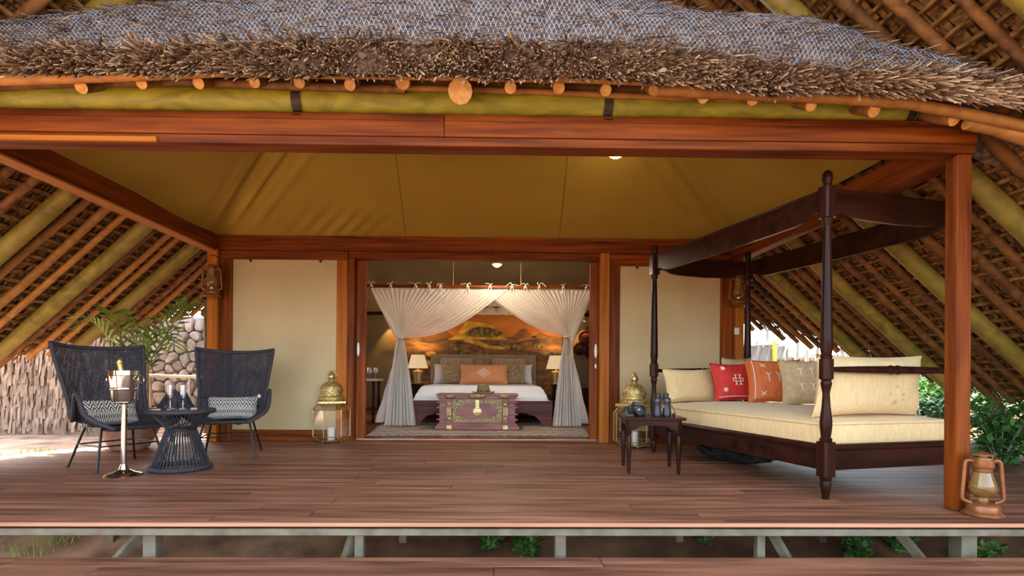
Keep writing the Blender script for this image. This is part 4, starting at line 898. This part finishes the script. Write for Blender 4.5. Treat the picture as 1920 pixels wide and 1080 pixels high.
# wall downlights
for px, nm in ((727, 'left'), (1098, 'right')):
    p = at(px, 588, 10.0); t = thing('wall_light', 'small brass downlight on the bedroom wall to the %s of the bed' % nm, 'lamp', (p.x, 10.12, 1.80), group='wall downlights')
    MB().lathe([(.0001, .10), (.03, .10), (.035, .09), (.04, 0), (.036, 0), (.03, .085), (.0001, .09)], 16).build('shade', BRASS, t); MB().box((-.02, .02, .04), (.02, .125, .06)).build('bracket', BRASS, t)
    ld = bpy.data.lights.new('downlight', 'SPOT'); ld.energy = 22; ld.spot_size = R(70); ld.spot_blend = .5; ld.color = (1, .62, .22); ld.shadow_soft_size = .02; lo = bpy.data.objects.new('downlight', ld); COL.objects.link(lo); lo.parent = t; lo.location = (0, .02, .02)

# painted mural
pn = thing('mural', 'large orange savanna landscape painting behind the bed', 'painting', (bx, 10.20, 0)); PX0, PX1, PZ0, PZ1 = -1.52, 1.5, .25, 2.0
SKYP = mk('painted_sky', (.34, .085, .012), (.62, .24, .03), (1.4, 1, 5), .7, 0, 0, 0, .3, .75); LANDP = mk('painted_land', (.045, .022, .006), (.33, .135, .020), (2.2, 1, 7), .7, 0, 0, 0, .35, .68, 8, dist=1.5)
GOLDP = mk('painted_gold', (.44, .20, .015), (.75, .46, .06), (5, 1, 9), .7); PEAKP = mk('painted_peaks', (.14, .05, .012), (.30, .11, .02), (5, 1, 8), .7); BUSHP = mk('painted_foliage', (.05, .035, .006), (.30, .21, .03), (14, 1, 14), .7, 0, 0, 0, .4, .65); TRUNKP = mk('painted_trunk', (.50, .36, .10), (.68, .52, .2), (9, 1, 20), .7)
MB().box((PX0, 0, PZ0), (PX1, .03, PZ1)).build('canvas_board', SKYP, pn)
def pp_(px, py): q = at(px, py, 10.19); return (q.x-bx, q.z)
def paint(pts, name, mat, dz): MB().prism([(x, -dz, z) for x, z in pts], (0, dz, 0)).build(name, mat, pn)
zh = pp_(900, 632)[1]
paint([(PX0, PZ0), (PX1, PZ0), (PX1, zh)]+[(lerp(PX1, PX0, i/20), zh+.02*nz((i*.6, 0, 0), 1)) for i in range(1, 20)]+[(PX0, zh)], 'painted_plain', LANDP, .002)
for q in ([(790, 634), (815, 626), (832, 616), (846, 628), (862, 633)], [(958, 634), (975, 618), (985, 615), (997, 627), (1008, 633)], [(995, 634), (1012, 624), (1030, 630), (1060, 634)], [(720, 634), (760, 622), (800, 634)]): paint([pp_(*a) for a in q], 'painted_peak', PEAKP, .004)
paint([pp_(*a) for a in [(838, 637), (856, 628), (868, 612), (873, 601), (884, 602), (895, 604), (912, 606), (926, 612), (934, 624), (946, 632), (952, 637)]], 'painted_mountain', GOLDP, .005)
paint([pp_(*a) for a in [(872, 636), (900, 640), (918, 648), (960, 650), (940, 655), (912, 653), (892, 646), (868, 640)]], 'painted_path', GOLDP, .006)
def blob(px, py, rx, ry, mat, dz, name, n=22):
    paint([(lambda a: (pp_(px, py)[0]+rx*.0102*math.cos(a)*(1+.18*nz((math.cos(a)*2, math.sin(a)*2, px), 1.5)), pp_(px, py)[1]+ry*.0102*math.sin(a)*(1+.25*nz((math.cos(a)*2, math.sin(a)*2, px+5), 1.5))))(2*PI*i/n) for i in range(n)], name, mat, dz)
for k, a in enumerate(((905, 619, 26, 6), (890, 625, 19, 6), (922, 626, 19, 6), (907, 627, 22, 5))): blob(*a, BUSHP, .007+.001*k, 'painted_canopy')
for k, (a, m_) in enumerate((((808, 664, 10, 5), GOLDP), ((834, 667, 9, 4), GOLDP), ((946, 645, 9, 7), BUSHP), ((968, 652, 12, 6), BUSHP), ((850, 652, 12, 5), BUSHP), ((990, 668, 16, 6), BUSHP), ((1012, 648, 10, 5), BUSHP), ((800, 682, 12, 6), GOLDP), ((1030, 665, 12, 6), BUSHP), ((870, 660, 14, 5), BUSHP))): blob(*a, m_, .0075+.0003*k, 'painted_bush')
for q, r in (([(916, 672), (912, 658), (907, 647)], .020), ([(907, 647), (899, 640), (893, 632)], .012), ([(908, 648), (914, 644), (919, 632)], .012)): MB().tube([(pp_(*a)[0], -.012, pp_(*a)[1]) for a in q], r, 6, flat=.2).build('painted_trunk', TRUNKP, pn)

# mosquito net and its rail
YN = 7.92; x0, x1 = at(694, 543, YN).x, at(1108, 546, YN).x; ZN = at(900, 538, YN).z; YN2 = 10.05
rl = thing('net_rail', 'red wooden canopy rail hung from rods above the bed', 'canopy rail', (0, 0, 0))
for a, b in (((x0-.03, YN, ZN), (x1+.1, YN, ZN)), ((x0, YN, ZN), (x0, YN2, ZN)), ((x1+.05, YN, ZN), (x1+.05, YN2, ZN)), ((x0, YN2, ZN), (x1, YN2, ZN))):
    lo_, hi_ = [min(p, q)-.022 for p, q in zip(a, b)], [max(p, q)+.022 for p, q in zip(a, b)]; MB().box(lo_, hi_, .004).build('rail', WX, rl)
for px in (852, 975): p = at(px, 530, YN+.3); MB().tube([(p.x, YN+.02, ZN), (p.x, YN+.12, 2.72)], .008, 6).build('hanging_rod', BRASS, rl)
net = thing('mosquito_net', 'sheer white mosquito net tied back at both sides of the bed', 'mosquito net', (0, 0, 0))
def netpanel(xa, xb, gx, gz_, bx0, bx1, name, seed, yo=0, axis=0, amp=.03, nf=26, zb=.03):
    mb = MB(); zt = ZN-.035
    def f(a, b):
        if axis == 0: T = V((lerp(xa, xb, a), YN-.03+yo, zt-.012*abs(math.sin(a*PI*6))))
        else: T = V((xa, lerp(YN, YN2-.1, a), zt))
        g0 = V((gx, YN-.05+yo if axis == 0 else YN+.75, gz_)); s = a-.5
        if b < .5:
            t = b*2; G = g0+(V((s*.07, 0, 0)) if axis == 0 else V((0, s*.07, 0)))
            p = lerp(T, G, t); sag = math.sin(PI*t)*(T-G).length; p.z -= .10*sag*abs(T.x-G.x)/1.2 if axis == 0 else 0
            if axis == 0: p.x += (.09 if gx > T.x else -.09)*math.sin(PI*t)*min(1, abs(gx-T.x)/.4)*.6
            am = amp*math.sin(PI*min(1, t*.9+.08))
        else:
            t = (b-.5)*2; B = V((lerp(bx0, bx1, a), YN-.05+yo, zb)) if axis == 0 else V((xa*.97, lerp(YN+.3, YN+1.0, a), zb)); k = t**.75
            p = lerp(g0+(V((s*.07, 0, 0)) if axis == 0 else V((0, s*.07, 0))), B, 0); p = V((lerp(p.x, B.x, k), lerp(p.y, B.y, k), lerp(gz_, zb, t))); am = amp*(.4+1.6*t)
        ph = a*nf*2*PI+1.5*nz((a*4, b*2, seed), 2); off = am*math.sin(ph)+.02*nz((a*5, b*5, seed+3), 2)*(b > .5)
        if axis == 0: p.y += off; p.x += .3*am*math.cos(ph*.7)*(b > .5)
        else: p.x += off
        return p
    mb.grid(f, 240, 50, uv=False); o = mb.build(name, NET, net); return o
gl = at(752, 634, YN); gr = at(1063, 632, YN); bl0, bl1 = at(724, 800, YN).x, at(780, 800, YN).x; br0, br1 = at(1036, 803, YN).x, at(1086, 803, YN).x; xm = at(925, 540, YN).x
netpanel(x0+.02, xm+.22, gl.x, gl.z, bl0, bl1, 'front_panel', 1); netpanel(xm-.18, x1, gr.x, gr.z, br0, br1, 'front_panel', 2, .02)
netpanel(x0+.01, 0, gl.x-.10, gl.z-.12, 0, 0, 'side_panel', 3, axis=1, nf=14); netpanel(x1+.02, 0, gr.x+.14, gr.z-.14, 0, 0, 'side_panel', 4, axis=1, nf=14)
mb = MB(); mb.grid(lambda a, b: (lerp(x0, x1, a), lerp(YN, YN2, b), ZN-.02-.05*math.sin(PI*b)*math.sin(PI*a)-.03*math.sin(PI*b)), 30, 20, uv=False); mb.build('top_sheet', NETT, net)
mb = MB(); mb.grid(lambda a, b: (lerp(x0, x1, a), YN2-.02+.03*math.sin(a*90), ZN-.02-lerp(0, .16, b)), 120, 4, uv=False); mb.build('back_valance', NETT, net)
for g in (gl, gr): MB().tube([(g.x+.045*math.cos(a), YN-.05+.045*math.sin(a), g.z) for a in [2*PI*i/20 for i in range(20)]], .010, 6, closed=True).build('tie_back', THREAD, net)
MB().tube([(gr.x+.0, YN-.10, gr.z), (gr.x, YN-.105, gr.z-.28)], .005, 5).build('tie_cord', mk('brown_bead', (.2, .08, .03)), net)
for px in (697, 733, 780, 805, 826, 877, 919, 960, 985, 1011, 1056, 1099):
    x = at(px, 535, YN).x; t = MB(); z = ZN+.03
    t.tube([(x+.026*math.cos(a), YN+.034*math.sin(a), z-.03+.034*math.sin(a*2)*.0+.036*math.cos(a+PI/2)*.0) for a in [2*PI*i/10 for i in range(10)]], .007, 5, closed=True)
    for s in (-1, 1):
        e = random.uniform(.02, .11); t.tube(crv([(x, YN-.035, z), (x+s*.03, YN-.045, z+random.uniform(0, .03)), (x+s*e, YN-.045, z+random.uniform(-.04, .04))], 8), .009, 5, flat=.5)
        t.tube(crv([(x, YN-.035, z), (x+s*.012, YN-.05, z-.04), (x+s*.025, YN-.05, z-random.uniform(.06, .13))], 8), .008, 5, flat=.5)
    t.build('bow', THREAD, net)

# room table, its glasses and speaker, cabinet and wreath
tb = thing('console_table', 'small marble-topped table at the left of the bedroom', 'table', (-2.13, 8.7, 0))
MB().box((-.33, -.25, .665), (.33, .25, .70), .008).build('tabletop', MARBLE, tb)
for a in (-1, 1):
    for b in (-1, 1): MB().lathe([(.016, 0), (.024, .3), (.018, .5), (.028, .665)], 12, (a*.26, b*.2, 0)).build('leg', DARKW, tb)
MB().box((-.28, -.22, .20), (.28, .22, .22)).build('shelf', DARKX, tb)
for k, dx in enumerate((.03, .13)):
    g = thing('wine_glass', '%s wine glass on the marble-topped bedroom table' % ('left' if k == 0 else 'right'), 'glass', (-1.99+dx, 8.62, .70), group='wine glasses'); MB().lathe([(.0001, 0), (.032, .001), (.004, .008), (.004, .08)], 16).build('stem', GLASS, g); MB().lathe([(.004, .08), (.03, .10), (.036, .13), (.029, .18), (.027, .18), (.034, .13), (.0001, .086)], 16).build('bowl', GLASS, g)
spk = thing('speaker', 'small black speaker on the marble-topped bedroom table', 'speaker', (-2.13, 8.58, .70)); MB().box((-.085, -.03, 0), (.085, .03, .065), .012).build('body', NETBLUE, spk); MB().box((-.075, -.034, .008), (.075, -.028, .057), .004).build('grille', RUBBER, spk)
cbn = thing('dark_cabinet', 'dark low cabinet in the right corner of the bedroom', 'cabinet', (1.95, 9.6, 0)); MB().box((-.35, -.25, 0), (.35, .25, .55), .008).build('body', DARKX, cbn); dd_ = MB().box((-.33, -.262, .03), (.33, -.25, .52), .004).build('door', DARKX, cbn); MB().box((-.24, -.285, .33), (-.17, -.262, .345)).build('handle', CHROME, dd_)
wr = thing('wall_ornament', 'dark round carved ornaments on the right bedroom wall', 'wall ornament', (at(1098, 645, 10.2).x, 10.20, at(1098, 645, 10.2).z))
for x, z, r in ((.0, .12, .14), (-.12, -.1, .12), (.1, -.16, .13)): lat_y([(.0001, 0), (r, .0), (r*.95, .03), (r*.6, .02), (r*.5, .04), (r*.2, .045), (.0001, .05)], (x, 0, z), 'disc', DARKW, wr)

# ceiling lamps
def pend(name, lab, loc, top, e, r, pw):
    t = thing(name, lab, 'lamp', loc); g = mk(name+'_glass', (.8, .5, .2), (.5, .25, .06), (60, 60, 60), .3, emit=((1, .55, .16), e))
    MB().lathe([(.0001, -r*.62), (r*.35, -r*.58), (r*.75, -r*.35), (r, 0), (r*.97, 0), (r*.7, -r*.32), (.0001, -r*.54)], 24).build('bowl', g, t); MB().lathe([(r*1.0, -.006), (r*1.03, .004), (r*.7, .035), (.02, .05), (.012, .06)], 24).build('cap', BRASS, t)
    MB().tube([(0, 0, .05), (0, 0, top-loc[2])], .004, 6).build('cable', STRAP, t); mb = MB(); mb.ell((0, 0, -r*.645), (.008, .008, .012), 8, 5); mb.build('knob', BRASS, t)
    ld = bpy.data.lights.new('pendant_light', 'POINT'); ld.energy = pw; ld.color = (1, .80, .55); ld.shadow_soft_size = .06; lo = bpy.data.objects.new('pendant_light', ld); COL.objects.link(lo); lo.parent = t; lo.location = (0, 0, -r*.72); return t
p = at(1155, 287, 4.7); pend('pendant_lamp', 'glowing amber glass pendant lamp under the veranda ceiling', (p.x, 4.7, p.z), canz(p.x, 4.7), 4, .075, 2)
p = at(932, 495, 7.3); pend('bedroom_pendant', 'glowing glass pendant lamp hanging in the bedroom doorway', (p.x, 7.3, p.z), 2.66, 1.2, .07, 22)
# socket on the corner post
sw = thing('light_switch', 'small pale switch plate on the right corner post', 'switch', at(1381, 621, 6.155)); MB().box((-.028, -.012, -.04), (.028, .004, .04), .004).build('plate', WHITEP, sw); MB().box((-.012, -.016, -.015), (.012, -.011, .015), .002).build('rocker', WHITEP, sw)

# ------------------------------------------------------------------ outside: reed fence, stone wall, rail, pole
fc = thing('reed_screen', 'tall screen of layered dry palm leaves left of the deck', 'screen'); X0, X1, YF_ = -9.5, -4.65, 7.25
MB().box((X0, YF_+.02, -.25), (X1, YF_+.08, 1.75)).build('backing', REED, fc)
for k in range(13):
    z = -.02+k*.145; mb = MB(); x = X0
    while x < X1:
        wv = random.uniform(.022, .05); ln = random.uniform(.20, .32); sk_ = random.uniform(-.03, .03); yo = YF_-random.uniform(.005, .05); tp_ = z+.28
        mb.add([(x, YF_+.015, tp_), (x+wv, YF_+.015, tp_), (x+wv+sk_*.5, yo-.01, tp_-ln*.5), (x+wv*.9+sk_, yo-random.uniform(0, .03), tp_-ln), (x+sk_, yo-random.uniform(0, .03), tp_-ln), (x+sk_*.5, yo-.01, tp_-ln*.5)], [(0, 1, 2, 5), (5, 2, 3, 4)]); x += wv*.75
    mb.build('leaf_course', REED, fc)
sw_ = thing('stone_wall', 'dry-stone wall of rounded grey stones behind the left corner', 'wall', kind='structure'); YS = 8.35
MB().box((-6.8, YS+.06, -.3), (-3.0, YS+.4, 1.50)).build('core', MORTAR, sw_)
rs = random.Random(3); pts = []
for i in range(22):
    for j in range(10): pts.append((-6.75+(i+.5+(.5 if j % 2 else 0))*.175+rs.uniform(-.055, .055), -.05+(j+.5)*.165+rs.uniform(-.05, .05)))
def clip(poly, a, b, c):                            # keep a*x+b*y<=c
    out = []
    for (x, y), (x2, y2) in zip(poly, poly[1:]+poly[:1]):
        d1, d2 = a*x+b*y-c, a*x2+b*y2-c
        if d1 <= 0: out.append((x, y))
        if d1*d2 < 0: t = d1/(d1-d2); out.append((x+(x2-x)*t, y+(y2-y)*t))
    return out
for (x, y) in pts:
    poly = [(x-.16, y-.15), (x+.16, y-.15), (x+.16, y+.15), (x-.16, y+.15)]
    for (u, v) in pts:
        if (u, v) != (x, y) and abs(u-x) < .4 and abs(v-y) < .4:
            poly = clip(poly, u-x, v-y, ((u*u+v*v)-(x*x+y*y))/2)
            if not poly: break
    if len(poly) < 3: continue
    q = []                                          # round the corners
    for (a, b), (c, d), (e, f_) in zip(poly[-1:]+poly[:-1], poly, poly[1:]+poly[:1]): q += [(c+(a-c)*.2, d+(b-d)*.2), (c+(e-c)*.2, d+(f_-d)*.2)]
    mb = MB(); rings = []; n = len(q); dp = rs.uniform(.03, .08)
    for sc_, yy in ((.965, .10), (.965, .02), (.87, -dp*.65), (.62, -dp)): rings += [(x+(a-x)*sc_, YS+yy, y+(b-y)*sc_) for a, b in q]
    mb.add(rings, [(i*n+k, i*n+(k+1) % n, (i+1)*n+(k+1) % n, (i+1)*n+k) for i in range(3) for k in range(n)]+[tuple(3*n+k for k in range(n))]); mb.build('stone', STONE, sw_)
p = at(385, 640, 7.2); mp_ = thing('metal_pole', 'slim grey metal pole in front of the stone wall', 'pole', (p.x, 7.2, -.1)); MB().lathe([(.018, 0), (.018, 1.85)], 12).build('tube', STEEL, mp_); MB().lathe([(.035, 0), (.035, .015), (.018, .03)], 12).build('collar', STEEL, mp_)
r_ = thing('bamboo_rail', 'pale bamboo handrail on a post before the stone wall', 'handrail', (0, 0, 0)); a, b = at(272, 704, 7.4), at(402, 708, 7.4); MB().tube([a, b], .022, 8).build('rail', mk('pale_bamboo', (.60, .46, .28), (.70, .56, .36), (8, 8, 8), .6), r_); c = at(356, 706, 7.4); MB().tube([c, (c.x, 7.4, -.1)], .018, 8).build('post', STICK, r_); d = at(300, 800, 7.4)
c2 = at(282, 706, 7.4); MB().tube([c2, (c2.x, 7.4, -.1)], .018, 8).build('post', STICK, r_)

# ------------------------------------------------------------------ outside right: stick fence, hut, shrubs
sf = thing('stick_fence', 'fence of weathered grey sticks beyond the daybed', 'fence'); YT = 10.5
for px, top, w_ in ((1402, 625, .05), (1418, 640, .045), (1438, 618, .05), (1454, 641, .06), (1475, 652, .04), (1495, 638, .05), (1513, 655, .045), (1532, 648, .05), (1552, 655, .05), (1578, 650, .06), (1600, 658, .05), (1625, 650, .05), (1655, 660, .05), (1690, 655, .05)):
    p = at(px, top, YT); MB().tube(crv([(p.x+random.uniform(-.06, .06), YT, -.3), (p.x+random.uniform(-.03, .03), YT, p.z*.5), (p.x, YT, p.z-.1), (p.x+random.uniform(-.03, .03), YT, p.z)], 12), [w_*.75]*10+[w_*.65, w_*.5, .01], 7).build('stick', STICK, sf)
for i in range(22):
    px = 1396+i*3.3; a = at(px+6, 648+random.uniform(-2, 3), YT-.1); b = at(px-8, 700, YT-.1); MB().tube([b, a], .016+random.uniform(0, .012), 5).build('lath', STICK, sf)
MB().tube([at(1390, 650, YT-.14), at(1460, 646, YT-.14)], .018, 6).build('rail', STICK, sf)
p = at(1452, 640, YT-.15); MB().tube([(p.x, YT-.15, -.1), p], .045, 8).build('yellow_post', mk('yellow_paint', (.6, .52, .05), (.7, .62, .1), (6, 6, 6), .6), sf)
rs2 = thing('reed_fence', 'low brown reed fence behind the grey sticks', 'fence'); mb = MB(); a, b = at(1455, 668, 11.2), at(1720, 672, 11.2)
MB().box((a.x, 11.22, -.2), (b.x, 11.26, a.z-.03)).build('backing', mk('dark_reed', (.10, .06, .04), (.2, .13, .09), (20, 20, 2), .9), rs2)
for i in range(110): x = lerp(a.x, b.x, i/109)+random.uniform(-.01, .01); MB().tube([(x, 11.18, -.2), (x+random.uniform(-.02, .02), 11.18, a.z+random.uniform(-.06, .05))], .013, 5).build('reed', REED, rs2)
hx = at(1600, 650, 24); hu = thing('far_hut', 'distant round hut with a pale thatched roof beyond the fence', 'hut', (hx.x, 24, 0)); MB().lathe([(2.3, -.3), (2.3, 1.75)], 24).build('wall', MORTAR, hu); MB().lathe([(3.3, 1.55), (3.3, 1.72), (2.4, 2.15), (.0001, 3.4)], 32).build('roof', mk('pale_thatch', (.55, .36, .24), (.72, .52, .38), (10, 10, 10), .9), hu)
def shrub(loc, r, n, lab, name='shrub', ls=.05, seed=0, cat='shrub', hf=1.0):
    rn = random.Random(seed); t = thing(name, lab, cat, loc, group='shrubs around the deck'); mb = MB(); st = MB()
    for s in range(max(4, n//30)):
        a = rn.uniform(0, 2*PI); e = V((math.cos(a)*r*rn.uniform(.2, .9), math.sin(a)*r*rn.uniform(.2, .9), r*hf*rn.uniform(.6, 1.5))); path = crv([(0, 0, -.05), e*.5+V((0, 0, .1*r)), e], 8); st.tube(path, [.008*(1-.08*i) for i in range(9)], 4)
        for k in range(60):
            u = rn.uniform(.25, 1); p = cr(path, u)+V((rn.gauss(0, .16), rn.gauss(0, .16), rn.gauss(0, .13)))*r; d = V((rn.uniform(-1, 1), rn.uniform(-1, 1), rn.uniform(-.5, .9))).normalized(); sd_ = d.cross(V((rn.uniform(-.4, .4), rn.uniform(-.4, .4), 1))).normalized(); L_ = ls*rn.uniform(.6, 1.4)
            mb.add([p, p+d*L_*.45+sd_*L_*.33, p+d*L_, p+d*L_*.45-sd_*L_*.33], [(0, 1, 2, 3)])
    st.build('stems', STICK, t); mb.build('foliage', LEAF, t); return t
spots = [((1875, 800), 4.95, .42, 700, 'leafy green shrub at the deck edge beside the front post'), ((1762, 790), 5.75, .42, 600, 'dark green shrub seen between the daybed and the front post'), ((1985, 780), 5.4, .45, 700, 'leafy green shrub at the right edge of the picture'), ((1850, 760), 6.4, .6, 700, 'green shrub growing farther back beneath the right eave'),
         ((1650, 690), 8.8, .5, 700, 'green bush behind the tan cushion at the far end of the roof'), ((1745, 720), 7.4, .5, 700, 'green bush below the eave behind the daybed rail'), ((1935, 740), 7.6, .6, 800, 'tall green bush at the far right under the eave'), ((1560, 690), 9.7, .45, 400, 'low green bush in front of the reed fence')]
for i, (q, Y, r, n, lab) in enumerate(spots):
    p = at(q[0], q[1], Y); shrub((p.x, Y, gz(p.x, Y)-.02), r, n, lab, seed=i, ls=.075)
for i, (x, y, r, lab) in enumerate(((8.2, 4.2, 1.5, 'tall shading tree added outside the right side of the thatched roof'), (10.2, 7.8, 1.6, 'tall shading tree added behind the right eave beyond the shrubs'), (8.6, 1.0, 1.5, 'tall shading tree added to the right of the deck front'))):
    shrub((x, y, gz(x, y)-.02), r, 2400, lab, 'added_shade_tree', .17, 70+i, 'tree', 1.5)  # trees added to block sky light on the right, mostly out of view
for i, (px, Y, r, lab) in enumerate(((1000, 3.75, .16, 'weedy seedling under the middle of the deck'), (920, 3.85, .14, 'weedy seedling left of the middle deck post'), (1600, 3.7, .16, 'weedy seedling under the deck near the daybed post'), (1680, 3.8, .16, 'weedy seedling beside the slanted right brace'), (1840, 3.6, .15, 'weedy plant under the deck below the floor lantern'), (1915, 3.4, .15, 'broad weed under the deck at the right edge'), (1320, 3.9, .12, 'tiny weed under the deck right of centre'))):
    p = at(px, 1025, Y); shrub((p.x, Y, gz(p.x, Y)-.02), r, 240, lab, 'weed', .05, 40+i, 'plant')
def grass(px, py, Y, lab, seed, n=40, h=.10):
    rn = random.Random(seed); p = at(px, py, Y); mb = MB()
    for _ in range(n):
        q = V((rn.gauss(0, .08), rn.gauss(0, .06), 0)); e = q+V((rn.uniform(-.05, .05), rn.uniform(-.05, .05), h*rn.uniform(.4, 1.1))); mb.add([q, q+V((.008, 0, 0)), e], [(0, 1, 2)])
    o = mb.build('grass_tuft', GRASSM, label=lab, cat='grass', group='grass tufts'); o.location = (p.x, Y, gz(p.x, Y)-.005)
for i, (px, py, Y, lab) in enumerate(((15, 850, 5.35, 'green grass tuft beyond the deck at the left edge'), (70, 840, 5.6, 'small grass tuft beside the deck before the leaf screen'), (48, 1005, 3.8, 'grass tuft on sunlit soil under the deck at lower left'), (100, 1003, 3.9, 'small grass tuft under the deck left of the first post'))): grass(px, py, Y, lab, i)
